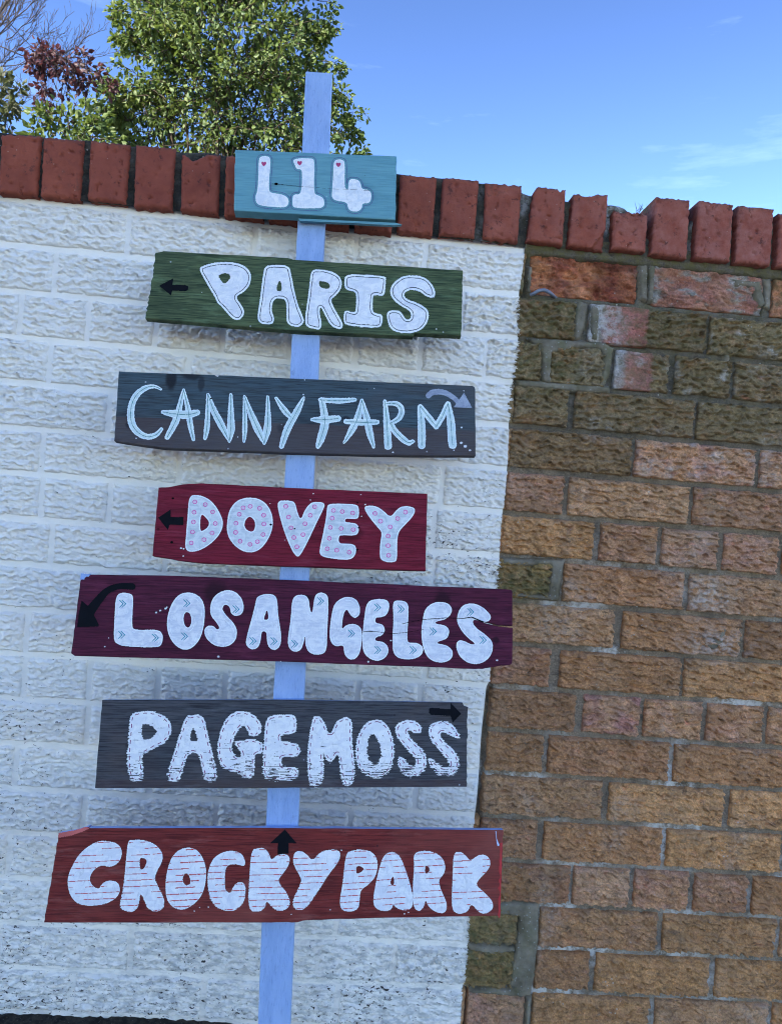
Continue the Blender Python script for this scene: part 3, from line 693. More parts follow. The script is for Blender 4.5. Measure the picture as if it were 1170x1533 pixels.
def build_post():
    TH = .022; V = []; Fc = []
    for l, r in zip(Lp, Rp):
        x = (r-l)/np.linalg.norm(r-l); e = .0014
        for p in (l+Nin*e, l+x*e, r-x*e, r+Nin*e, r+Nin*TH, l+Nin*TH): V.append(p-post_base)
    n = len(Lp)
    for i in range(n-1):
        for k in range(6): Fc.append((i*6+k, (i+1)*6+k, (i+1)*6+(k+1) % 6, i*6+(k+1) % 6))
    Fc.append(tuple(range(6))); Fc.append(tuple((n-1)*6+5-k for k in range(6)))
    o = mesh_obj('post', V, Fc, M_POST, sp_root); return o
build_post()

class Board:
    """one sign board: its own frame (X along the board, Z up, -Y towards the viewer), outline traced at its real plane"""
    def __init__(s, outline, mat, label, thick=.014, slope=0.05, off=.0, edge_mat=None):
        s.off = off+thick; s.slope = slope
        P = np.array([sp_pt(x, y, s.off) for x, y in outline])
        s.px0 = np.mean([p[0] for p in outline])
        c = (P.min(0)+P.max(0))/2
        a = sp_pt(s.px0-150, 700, s.off); 
        cxp = np.mean([p[0] for p in outline]); cyp = np.mean([p[1] for p in outline])
        p1 = sp_pt(cxp-150, cyp-150*slope, s.off); p2 = sp_pt(cxp+150, cyp+150*slope, s.off)
        X = (p2-p1)/np.linalg.norm(p2-p1); Y = Nin; Z = np.cross(X, Y)
        s.O = sp_pt(cxp, cyp, s.off); s.M = np.array([X, Y, Z])
        me_loc = (P-s.O)@s.M.T
        bm = bmesh.new(); 
        n = len(me_loc); f0 = [bm.verts.new((q[0], 0, q[2])) for q in me_loc]; b0 = [bm.verts.new((q[0], thick, q[2])) for q in me_loc]
        bm.faces.new(f0[::-1] if False else f0); bm.faces.new(b0[::-1])
        for i in range(n): bm.faces.new((f0[i], b0[i], b0[(i+1) % n], f0[(i+1) % n]))
        bmesh.ops.recalc_face_normals(bm, faces=bm.faces)
        bmesh.ops.bevel(bm, geom=[e for e in bm.edges if all(v in set(f0) for v in e.verts)], offset=.0009, segments=1, affect='EDGES')
        me = bpy.data.meshes.new('sign_board'); bm.to_mesh(me); bm.free(); me.materials.append(mat)
        if edge_mat is not None:
            me.materials.append(edge_mat)
            for p in me.polygons:
                if p.normal.z > .8: p.material_index = 1
        o = bpy.data.objects.new('sign_board', me); C.objects.link(o); o.parent = sp_root; s.o = o
        mt = Matrix.Identity(4)
        for i in range(3):
            mt[i][0] = X[i]; mt[i][1] = Y[i]; mt[i][2] = Z[i]; mt[i][3] = s.O[i]-post_base[i]
        o.matrix_local = mt; o['label'] = label
    def loc(s, px, py, lift=.0005):
        P = sp_pt(px, py, s.off+lift); return (P-s.O)@s.M.T
def rag(pts, n=26, amp=1.0, seed=0):
    """saw-cut edge: subdivide a line of pixels with small teeth"""
    out = []; rs = random.Random(seed)
    for (x0, y0), (x1, y1) in zip(pts[:-1], pts[1:]):
        for k in range(n):
            t = k/n; out.append((x0+(x1-x0)*t+(rs.uniform(-amp, amp) if k else 0), y0+(y1-y0)*t))
    out.append(pts[-1]); return out
def wav(pts, n=14, amp=.35, seed=0):
    out = []; rs = random.Random(seed)
    for (x0, y0), (x1, y1) in zip(pts[:-1], pts[1:]):
        for k in range(n):
            t = k/n; out.append((x0+(x1-x0)*t, y0+(y1-y0)*t+(rs.uniform(-amp, amp) if k else 0)))
    out.append(pts[-1]); return out

def chaikin(p, it=2):
    p = [tuple(q) for q in p]
    for _ in range(it):
        o = []
        for i in range(len(p)):
            a, b = p[i], p[(i+1) % len(p)]
            o += [(a[0]*.75+b[0]*.25, a[1]*.75+b[1]*.25), (a[0]*.25+b[0]*.75, a[1]*.25+b[1]*.75)]
        p = o
    return p
class Crop:
    def __init__(s, ox, oy, sc): s.ox, s.oy, s.sc = ox, oy, sc
    def __call__(s, pts): return [(s.ox+x/s.sc, s.oy+y/s.sc) for x, y in pts]
def poly_sd(X, Y, outer, holes=()):
    """signed distance, negative inside"""
    d = segdist(X, Y, outer); s = np.where(inside(X, Y, outer), -d, d)
    for h in holes:
        d = segdist(X, Y, h); hs = np.where(inside(X, Y, h), d, -d); s = np.maximum(s, hs)
    return s
def stroke_sd(X, Y, pts, ws):
    best = np.full(X.shape, 1e9)
    for i in range(len(pts)-1):
        x1, y1 = pts[i]; x2, y2 = pts[i+1]; dx, dy = x2-x1, y2-y1; L = dx*dx+dy*dy+1e-12
        t = np.clip(((X-x1)*dx+(Y-y1)*dy)/L, 0, 1); d = np.hypot(X-x1-t*dx, Y-y1-t*dy)-(ws[i]+(ws[i+1]-ws[i])*t)/2
        best = np.minimum(best, d)
    return best
def smooth_line(pts, ws, n=5):
    P = np.array(pts, float); W_ = np.array(ws, float); out = []; ow = []
    for i in range(len(P)-1):
        p0 = P[max(i-1, 0)]; p1 = P[i]; p2 = P[i+1]; p3 = P[min(i+2, len(P)-1)]
        for k in range(n):
            t = k/n; q = .5*((2*p1)+(-p0+p2)*t+(2*p0-5*p1+4*p2-p3)*t*t+(-p0+3*p1-3*p2+p3)*t**3)
            out.append(tuple(q)); ow.append(W_[i]+(W_[i+1]-W_[i])*t)
    out.append(tuple(P[-1])); ow.append(W_[-1]); return out, ow

def raster(board, bbox, classes, mats, name='painted_letter', lift=.0005, label=None, dy=.62, dx=.30):
    """turn a painted mark (a field of paint classes over the board) into thin brush rows lying on the board"""
    x0, y0, x1, y1 = bbox; xm = board.px0; s = board.slope
    by0 = min(y0-s*(x0-xm), y0-s*(x1-xm)); by1 = max(y1-s*(x0-xm), y1-s*(x1-xm))
    xs = np.arange(x0, x1, dx); bs = np.arange(by0, by1, dy)
    Xg, Bg = np.meshgrid(xs, bs); Yg = Bg+s*(Xg-xm)
    cl = classes(Xg, Yg, Bg).astype(int)
    qx0, qx1, qb, qc = [], [], [], []
    for j in range(len(bs)):
        row = cl[j]; ch = np.flatnonzero(np.diff(row))+1; st = np.concatenate([[0], ch]); en = np.concatenate([ch, [len(row)]])
        for a, b in zip(st, en):
            if row[a] > 0: qx0.append(xs[a]-dx/2); qx1.append(xs[b-1]+dx/2); qb.append(bs[j]); qc.append(row[a]-1)
    if not qx0: return None
    qx0, qx1, qb, qc = map(np.array, (qx0, qx1, qb, qc)); h = dy/2
    corners = []
    for X, B in ((qx0, qb-h), (qx0, qb+h), (qx1, qb+h), (qx1, qb-h)):
        corners.append(board.loc(X, B+s*(X-xm), lift))
    V = np.stack(corners, 1).reshape(-1, 3); n = len(qx0); f = np.arange(4*n).reshape(n, 4)
    c = (V.min(0)+V.max(0))/2; c[1] = 0
    o = mesh_obj(name, V, f, mats, board.o, (0, 0, 0), mat_idx=qc)
    if label: o['label'] = label
    TRI[0] += 2*n
    return o
def bb(pts, m=3):
    xs = [p[0] for p in pts]; ys = [p[1] for p in pts]; return (min(xs)-m, min(ys)-m, max(xs)+m, max(ys)+m)
BLACK = mat_plain('black_paint', (.006, .007, .010), .85, .1)

# ---- L14 -----------------------------------------------------------------------------------
m_teal = mat_board('teal_board', (.125, .30, .34), (.16, .345, .38), (.07, .18, .22), grain=.5, edge=(.25, .5, .6))
A = Crop(340, 210, 4.333)
b14 = Board(wav([(352, 224), (593.4, 233.6)], 10, .3, 1)+rag([(593.4, 233.6), (591.6, 329)], 20, .5, 2)[1:]+wav([(591.6, 329), (350.4, 315.2)], 10, .4, 3)[1:]+rag([(350.4, 315.2), (352, 224)], 20, .5, 4)[1:-1],
            m_teal, 'short teal board reading L14', .020, .046)
# splintered batten along the foot of the board
bs14 = [(446, 327), (592, 333.5), (601.5, 336), (590, 337.2), (520, 333.6), (449, 330.5)]
bmB = bmesh.new(); q0 = [b14.loc(x, y, -.004) for x, y in bs14]; fA = [bmB.verts.new(tuple(q)) for q in q0]; fB = [bmB.verts.new((q[0], q[1]+.013, q[2]+.004)) for q in q0]
bmB.faces.new(fA); bmB.faces.new(fB[::-1])
for i in range(6): bmB.faces.new((fA[i], fB[i], fB[(i+1) % 6], fA[(i+1) % 6]))
bmesh.ops.recalc_face_normals(bmB, faces=bmB.faces)
meB = bpy.data.meshes.new('batten'); bmB.to_mesh(meB); bmB.free(); meB.materials.append(m_teal); oB = bpy.data.objects.new('batten', meB); C.objects.link(oB); oB.parent = b14.o
W14 = mat_paint('white_letter_paint', (.84, .82, .78), (.68, .70, .72)); PUR = mat_plain('purple_pen', (.10, .09, .26), .5); PNK = mat_plain('pink_heart_pen', (.48, .05, .15), .5)
W14e = mat_paint('thick_white_paint', (.84, .84, .84), (.78, .79, .80))
CRK = mat_plain('dark_crack', (.006, .006, .007), .95, .05)
L14 = {'L': [(205, 118), (225, 102), (255, 102), (278, 112), (282, 140), (268, 310), (280, 342), (340, 348), (385, 362), (402, 395), (392, 425), (365, 438), (215, 425), (188, 405), (182, 365), (198, 330), (203, 220)],
       '1': [(425, 125), (470, 116), (550, 116), (568, 135), (560, 345), (590, 358), (622, 372), (632, 405), (625, 430), (600, 442), (440, 440), (423, 425), (424, 362), (440, 350), (483, 348), (487, 205), (478, 188), (452, 188), (438, 160)],
       '4': [(690, 138), (712, 124), (745, 125), (764, 140), (760, 300), (773, 318), (785, 316), (789, 255), (820, 250), (855, 260), (868, 290), (872, 316), (920, 322), (936, 350), (930, 395), (912, 410), (875, 408), (874, 440), (850, 463), (805, 462), (782, 440), (780, 402), (700, 392), (678, 370), (680, 330), (688, 220)]}
HE = {'L': (238, 158), '1': (470, 153), '4': (721, 164)}
for k, p in L14.items():
    o_ = A(chaikin(p, 2)); hx, hy = A([HE[k]])[0]
    def cls(X, Y, B, o_=o_, hx=hx, hy=hy):
        sd = poly_sd(X, Y, o_)+.25*noise(X*.9, Y*.9); c = np.where(sd < 0, np.where(sd > -1.1, 4, 1), 0)
        c = np.where(np.abs(sd-3.0+.35*noise(X*.12, Y*.12)) < .34, 2, c)
        x = (X-hx)/3.9; y = -(Y-hy+.3)/3.9
        c = np.where((x*x+y*y-.55)**3-x*x*y**3*1.6 < 0, 3, c); return c
    raster(b14, bb(o_, 6), cls, [W14, PUR, PNK, W14e])
crk = A([(285, 283), (318, 283), (400, 292), (470, 299), (560, 305), (680, 316), (790, 318), (940, 328)])
raster(b14, bb(crk, 4), lambda X, Y, B: ((stroke_sd(X, Y, crk, [.3, .6, .3, .3, .1, .15, .1, .05]) < .06) | (np.hypot((X-413.4)/2.8, (Y-275.3)/1.9) < 1)).astype(int), [CRK], 'crack', .0009, dx=.25, dy=.4)

# ---- PARIS ----------------------------------------------------------------------------------
m_green = mat_board('green_board', (.115, .15, .070), (.070, .095, .048), (.02, .036, .02), knots=((-.19, -.006, .012, .010, .8),), edge=(.11, .2, .05), pale=(.18, .27, .14), grain=1.3)
b_par = Board(wav([(233, 378), (246, 375.6), (431, 386), (440, 388.5), (692.5, 404.5)], 8, .35, 5)+rag([(692.5, 404.5), (690, 502.7)], 26, .6, 6)[1:]+wav([(690, 502.7), (620, 498.8)], 6, .3, 7)[1:]+[(617.8, 503.3)]
              + wav([(617.8, 503.3), (440, 495), (217.5, 476)], 8, .3, 8)[1:]+rag([(217.5, 476), (226, 430), (233, 378)], 16, 1.3, 9)[1:-1], m_green, 'green board reading PARIS with an arrow pointing left', .014, .058)
B1, B2 = Crop(200, 360, 4.5), Crop(440, 370, 4.5)
PA = [(B1, [(437, 188), (475, 168), (540, 150), (620, 143), (700, 152), (760, 178), (790, 220), (792, 262), (778, 310), (745, 345), (700, 370), (694, 392), (720, 425), (746, 470), (742, 505), (715, 535), (685, 537), (650, 513), (600, 452), (562, 418), (548, 380), (490, 285)],
       [[(567, 238), (598, 222), (638, 222), (654, 240), (648, 262), (612, 297), (590, 270)]]),
      (B1, [(885, 170), (960, 163), (1048, 170), (1062, 230), (1080, 330), (1105, 430), (1140, 510), (1150, 550), (1118, 582), (1080, 582), (1035, 562), (1030, 520), (1030, 420), (1012, 390), (950, 390), (932, 430), (930, 480), (950, 525), (938, 562), (900, 566), (845, 557), (833, 510), (845, 440), (860, 330), (872, 230)],
       [[(985, 265), (998, 300), (998, 342), (963, 342), (965, 305)]]),
      (B2, [(115, 152), (180, 150), (245, 160), (300, 188), (324, 228), (318, 280), (285, 325), (245, 352), (270, 410), (305, 470), (330, 515), (325, 547), (295, 553), (245, 527), (215, 470), (178, 395), (170, 440), (187, 510), (180, 555), (140, 552), (78, 535), (75, 470), (90, 370), (105, 250)],
       [[(165, 228), (200, 228), (237, 245), (245, 272), (220, 283), (172, 270)]]),
      (B2, [(345, 182), (480, 185), (612, 195), (620, 215), (610, 322), (588, 328), (538, 322), (530, 335), (528, 430), (545, 445), (592, 455), (598, 476), (590, 532), (560, 543), (470, 540), (343, 525), (333, 490), (338, 430), (360, 428), (405, 440), (417, 430), (420, 320), (410, 300), (345, 287), (337, 240)], []),
      (B2, [(700, 215), (740, 193), (820, 188), (882, 205), (927, 245), (950, 295), (947, 337), (915, 340), (878, 325), (850, 298), (795, 285), (752, 298), (738, 325), (760, 352), (830, 375), (890, 410), (910, 450), (897, 512), (852, 562), (780, 582), (700, 577), (650, 552), (630, 502), (623, 450), (640, 428), (690, 423), (725, 440), (748, 485), (775, 490), (790, 465), (780, 428), (720, 397), (662, 350), (643, 300), (660, 250)], [])]
WP = mat_paint('streaky_white_paint', (.84, .82, .79), (.70, .70, .72), gap=(.30, .36, .30), gapt=.64); WPe = mat_paint('bright_white_paint', (.86, .87, .87), (.78, .80, .82))
LIN = mat_plain('dark_grey_pen', (.045, .055, .07), .6)
for cr__, o_, hs in PA:
    o_ = cr__(chaikin(o_, 2)); hs = [cr__(chaikin(h, 2)) for h in hs]
    def cls(X, Y, B, o_=o_, hs=hs):
        jag = .55*noise(X*.15, B*1.5)+.3*noise(X*.6, B*2.2); so_ = poly_sd(X, Y, o_); sd = np.maximum(so_, poly_sd(X, Y, o_, hs))+jag
        c = np.where(sd < 0, 1, 0); wob = .5*noise(X*.07, Y*.07)
        c = np.where((sd < 0) & (so_ > -2.6), 3, c)
        c = np.where((np.abs(so_+3.5+wob) < .55+.25*noise(X*.3, Y*.3)) & (sd < -.6), 2, c); return c
    raster(b_par, bb(o_, 3), cls, [WP, LIN, WPe])
def arrow(board, pts, mat, label, extra=None, cr=None):
    P = cr(pts) if cr else pts
    ex = extra
    def cls(X, Y, B):
        sd = poly_sd(X, Y, P)
        if ex: sd = np.minimum(sd, stroke_sd(X, Y, *ex))
        return (sd+.3*noise(X*.5, B*1.3) < 0).astype(int)
    pp = list(P)+(list(ex[0]) if ex else [])
    raster(board, bb(pp, 8), cls, [mat], 'painted_arrow', .0006, label)
arrow(b_par, [(173, 305), (268, 255), (262, 298), (350, 300), (368, 308), (368, 330), (352, 342), (262, 337), (252, 370)], BLACK, 'black arrow pointing left', cr=B1)

# ---- CANNY FARM -------------------------------------------------------------------------------
m_navy = mat_board('navy_board', (.060, .078, .086), (.066, .105, .125), (.022, .024, .028), split=(-.0185, (.095, .062, .058), .62), knots=((-.150, .045, .010, .022, 1), (-.120, .050, .016, .008, .9), (-.105, .038, .006, .014, .7), (-.205, -.031, .008, .007, .9), (.022, -.026, .012, .010, .7), (.115, -.008, .008, .006, .8), (-.296, .044, .006, .010, .8)), stain=(.085, .08, .082), grain=.9)
b_can = Board([(178, 555.6), (187, 556.5)]+wav([(187, 556.5), (321, 561), (324, 563.2), (328, 561.5), (440, 566.5), (706.5, 577.4)], 6, .25, 11)[1:]+[(709.5, 578.8), (711, 582)]+rag([(711, 582), (711.6, 682.3)], 14, .25, 12)[1:]+wav([(711.6, 682.3), (560, 681.2), (440, 678), (244, 670.5)], 6, .3, 13)[1:]
              + wav([(244, 670.5), (191, 663), (171, 659.7)], 4, .2, 14)[1:]+rag([(171, 659.7), (178, 555.6)], 16, .3, 15)[1:-1], m_navy, 'dark navy board reading CANNY FARM with a pale curved arrow', .014, .042)
C1, C2 = Crop(160, 540, 4.179), Crop(440, 550, 4.179)
CF = [(C1, [([(340, 178), (290, 160), (240, 172), (190, 210), (158, 270), (150, 340), (160, 400), (195, 448), (250, 475), (305, 465), (342, 428)], [14, 24, 34, 40, 42, 45, 46, 44, 36, 32, 22])]),
      (C1, [([(480, 182), (455, 290), (430, 380), (378, 478)], [16, 36, 46, 32]), ([(480, 182), (508, 300), (522, 400), (542, 492)], [16, 34, 36, 22]), ([(350, 321), (420, 332), (500, 338), (566, 324)], [22, 48, 52, 36])]),
      (C1, [([(630, 210), (632, 300), (626, 420), (614, 486)], [14, 28, 36, 22]), ([(634, 212), (668, 310), (715, 400), (765, 500)], [18, 42, 46, 18]), ([(776, 212), (776, 340), (776, 430), (766, 505)], [18, 40, 52, 16])]),
      (C1, [([(859, 220), (863, 340), (863, 430), (858, 504)], [12, 28, 34, 18]), ([(863, 224), (905, 340), (945, 430), (985, 515)], [14, 40, 50, 20]), ([(1006, 226), (1008, 340), (1003, 430), (984, 515)], [18, 36, 50, 22])]),
      (C1, [([(1058, 234), (1110, 310), (1150, 352)], [18, 40, 30]), ([(1231, 232), (1192, 310), (1130, 425), (1092, 536)], [16, 42, 48, 30])]),
      (C2, [([(174, 205), (190, 300), (190, 370), (166, 450), (150, 495)], [36, 48, 54, 48, 28]), ([(165, 203), (280, 209), (380, 202)], [28, 36, 24]), ([(112, 326), (190, 327), (275, 320)], [20, 52, 38])]),
      (C2, [([(424, 204), (400, 310), (362, 390), (312, 472)], [18, 44, 44, 14]), ([(424, 204), (455, 320), (476, 420), (498, 498)], [18, 44, 44, 18]), ([(325, 338), (420, 344), (518, 342)], [30, 40, 30])]),
      (C2, [([(568, 212), (580, 340), (585, 430), (588, 492)], [22, 44, 46, 48]), ([(578, 226), (640, 228), (672, 265), (655, 318), (600, 350)], [20, 32, 38, 36, 22]), ([(605, 352), (632, 400), (680, 448), (718, 472), (745, 462)], [34, 40, 40, 34, 20])]),
      (C2, [([(787, 248), (796, 340), (798, 430), (798, 488)], [32, 46, 50, 46]), ([(790, 244), (840, 310), (888, 368)], [26, 38, 36]), ([(888, 370), (930, 300), (958, 232)], [36, 38, 32]), ([(962, 228), (980, 340), (985, 430), (991, 485)], [32, 50, 52, 50])])]
WB = mat_paint('ice_white_paint', (.68, .76, .70), (.54, .66, .64), blue=(.50, .60, .62)); WBe = mat_paint('ice_white_edge_paint', (.80, .87, .87), (.70, .80, .82))
GRN = mat_plain('green_grey_line', (.10, .26, .25), .6)
for cr__, strokes in CF:
    st = []
    for p, ws in strokes:
        pp, ww = smooth_line(p, ws, 4); st.append((cr__(pp), [x/cr__.sc for x in ww]))
    allp = [q for s_ in st for q in s_[0]]
    def cls(X, Y, B, st=st):
        c = np.zeros(X.shape, int)
        for i, (pp, ww) in enumerate(st):
            sd = stroke_sd(X, Y, pp, ww)+.45*noise(X*.35+i*9, Y*.35)+.25*noise(X*.9, B*1.2)
            c = np.where(sd < 0, np.where(sd > -1.2, 3, 1), c)
        for i, (pp, ww) in enumerate(st):
            ln = stroke_sd(X, Y, pp, [.1]*len(pp)); c = np.where((ln+.3*noise(X*.3, Y*.3) < .42) & (c > 0), 2, c)
        return c
    raster(b_can, bb(allp, 9), cls, [WB, GRN, WBe])
LAV = mat_paint('lavender_paint', (.24, .27, .34), (.34, .37, .44), gap=(.08, .09, .11), gapt=.6)
ap, aw = smooth_line([(840, 176), (872, 155), (940, 158), (1000, 192), (1030, 225)], [34, 36, 34, 30, 30], 5)
arrow(b_can, [(1062, 158), (1113, 254), (998, 249)], LAV, 'pale lavender curved arrow pointing right', (C2(ap), [x/C2.sc for x in aw]), C2)

# ---- DOVEY -------------------------------------------------------------------------------------
m_crim = mat_board('crimson_board', (.225, .018, .036), (.165, .015, .030), (.07, .008, .012), edge=(.42, .03, .05), knots=((.115, -.006, .020, .014, .75), (-.165, .052, .002, .002, 1), (-.166, -.012, .0025, .0025, 1), (.165, .013, .009, .012, .6)), pale=(.27, .045, .075), grain=.9)
D1, D2 = Crop(220, 710, 5.318), Crop(430, 720, 5.318)
b_dov = Board([(237.4, 729.8)]+wav([(237.4, 729.8), (253, 729), (273, 725), (300.9, 723.3)], 3, .3, 21)[1:]+wav([(300.9, 723.3), (430, 730), (636, 738.8)], 8, .25, 22)[1:]+[(639.3, 739)]+rag([(639.3, 739), (636.8, 854.4)], 14, .4, 23)[1:]
              + wav([(636.8, 854.4), (430, 847.5), (301, 842.5)], 8, .25, 24)[1:]+wav([(301, 842.5), (270, 839), (248, 835), (228.3, 832)], 3, .3, 25)[1:]+rag([(228.3, 832), (237.4, 729.8)], 12, .3, 26)[1:-1], m_crim, 'crimson board reading DOVEY with pink ringed letters', .014, .04)
DV = [(D1, [(335, 172), (400, 163), (462, 180), (522, 220), (572, 290), (607, 370), (602, 430), (570, 492), (510, 552), (440, 598), (370, 620), (302, 607), (312, 480), (325, 330)], [[(428, 312), (465, 338), (497, 380), (490, 417), (460, 442), (421, 459)]],
       [(382, 220), (465, 241), (523, 300), (545, 392), (519, 468), (455, 521), (353, 547), (363, 460), (370, 380), (376, 302)]),
      (D1, [(820, 184), (885, 193), (947, 230), (992, 300), (1006, 390), (985, 482), (930, 572), (870, 617), (800, 624), (730, 597), (663, 530), (635, 455), (638, 380), (653, 290), (700, 223), (755, 193)], [[(818, 333), (852, 360), (864, 400), (855, 447), (830, 460), (790, 442), (773, 405), (785, 360)]],
       [(823, 255), (897, 271), (929, 326), (931, 396), (924, 480), (879, 537), (820, 558), (742, 533), (706, 463), (709, 390), (735, 318), (766, 268)]),
      (D2, [(-84, 158), (0, 155), (48, 162), (65, 185), (75, 230), (105, 318), (140, 230), (175, 185), (210, 166), (275, 168), (298, 185), (292, 215), (230, 340), (150, 510), (97, 602), (73, 602), (38, 555), (-12, 440), (-62, 280)], [],
       [(-12, 202), (10, 287), (30, 373), (52, 450), (76, 524), (125, 427), (141, 340), (183, 273), (217, 206)]),
      (D2, [(328, 183), (420, 180), (545, 186), (570, 208), (570, 290), (545, 305), (475, 298), (460, 308), (458, 322), (472, 330), (540, 335), (568, 360), (568, 410), (540, 437), (425, 430), (410, 445), (408, 482), (425, 500), (520, 500), (550, 528), (542, 592), (500, 629), (400, 624), (290, 607), (256, 582), (260, 530), (283, 430), (310, 290), (316, 210)], [],
       [(367, 235), (437, 244), (519, 256), (357, 296), (342, 370), (428, 378), (524, 388), (334, 457), (318, 540), (393, 552), (492, 567)]),
      (D2, [(611, 203), (660, 195), (712, 203), (762, 235), (820, 292), (870, 228), (907, 203), (960, 200), (1008, 213), (1018, 240), (992, 292), (932, 352), (887, 402), (872, 470), (874, 632), (847, 647), (790, 647), (743, 627), (735, 590), (738, 500), (753, 412), (728, 380), (668, 310), (623, 245)], [],
       [(697, 258), (741, 320), (877, 299), (939, 248), (818, 366), (801, 439), (801, 515), (805, 592)])]
WD = mat_paint('bluish_white_paint', (.68, .70, .69), (.50, .54, .56), blue=(.78, .78, .76)); WDe = mat_paint('clean_white_edge_paint', (.86, .87, .87), (.80, .82, .83)); RNG = mat_plain('pink_ring_pen', (.72, .08, .34), .5, .1, .1); RNF = mat_plain('pale_pink_ring_fill', (.78, .55, .68), .5)
for cr__, o_, hs, dots in DV:
    o_ = cr__(chaikin(o_, 2)); hs = [cr__(chaikin(h, 2)) for h in hs]; dots = cr__(dots)
    def cls(X, Y, B, o_=o_, hs=hs, dots=dots):
        sd = poly_sd(X, Y, o_, hs)+.2*noise(X*.5, Y*.5); c = np.where(sd < 0, np.where(sd > -1.6+.5*noise(X*.2, Y*.2), 2, 1), 0)
        for i, (dx_, dy_) in enumerate(dots):
            r = np.hypot(X-dx_, (Y-dy_)*1.05)+.25*noise(X*.5+i, Y*.5); c = np.where((np.abs(r-2.9) < .58) & (c > 0), 3, c); c = np.where((r < 2.5) & (c > 0), 4, c)
        return c
    raster(b_dov, bb(o_, 3), cls, [WD, WDe, RNG, RNF], dx=.25, dy=.5)
arrow(b_dov, [(90, 345), (190, 280), (190, 340), (292, 340), (290, 404), (180, 402), (168, 444), (140, 410)], BLACK, 'black arrow pointing left', cr=D1)
def spots(board, pts, mat, name='nail_hole'):
    for (x, y, r) in pts:
        raster(board, (x-r-2, y-r-2, x+r+2, y+r+2), lambda X, Y, B: (np.hypot(X-x, (Y-y)*1.3)+.4*noise(X*.9, Y*.9) < r).astype(int), [mat], name, .0011, dx=.25, dy=.4)
spots(b_dov, [(259, 746, 1.9), (257.2, 811.7, 2.2), (405.2, 785.4, 1.8), (441, 791.6, 1.4), (535, 752.6, 1.3), (537, 790, 1.8), (534.6, 823, 1.8), (260, 778, 1.6), (478.7, 787.8, 1.2)], CRK)
WS = mat_plain('white_paint_splash', (.75, .76, .78), .5)
spots(b_dov, [(271, 820.5, 1.6), (275, 821.5, 1.4), (274.5, 832.5, 1.2), (404, 754, .8), (469, 739, 1.0), (464.5, 748.5, 1.0), (540, 740.5, 1.0), (546.5, 755.3, 1.2), (541, 773, 1.0)], WS, 'paint_splash')

# ---- LOS ANGELES ----------------------------------------------------------------------------------
m_plum = mat_board('plum_board', (.105, .017, .038), (.075, .014, .032), (.025, .008, .014), knots=((-.165, .045, .020, .018, .8), (-.035, .040, .012, .006, .9), (-.008, .036, .012, .008, .9), (.165, .040, .014, .022, .8), (-.045, -.056, .03, .006, .9), (.245, -.012, .006, .006, .8)), pale=(.19, .036, .08), edge=(.06, .02, .03), grain=.8)
E1, E2 = Crop(100, 850, 3.441), Crop(430, 860, 3.343)
up_crack = E2([(1130, 263), (1060, 256), (980, 238), (920, 213)])
b_la = Board([(121.5, 860.2)]+wav([(121.5, 860.2), (262, 861.8), (440, 868.5), (761.4, 882.4)], 8, .35, 31)[1:]+[(765.5, 883.6), (766.8, 886)]+rag([(766.8, 886), (766.6, 937.2)], 6, .2, 32)[1:]+E2([(1060, 254), (985, 236), (940, 219)])+E2([(982, 242), (1060, 261)])+[(767, 940)]
             + rag([(767, 940), (766.5, 991)], 6, .2, 33)[1:]+[(765, 994.5), (761, 996)]+wav([(761, 996), (750, 996.5), (722, 1001.5), (708, 1001.5), (570, 996), (430, 990.7), (112, 982)], 6, .35, 34)[1:]+[(106.5, 978)]+rag([(106.5, 978), (121.5, 860.2)], 18, .5, 35)[1:-1], m_plum, 'long plum board reading LOS ANGELES with a crack at its right end', .015, .030)
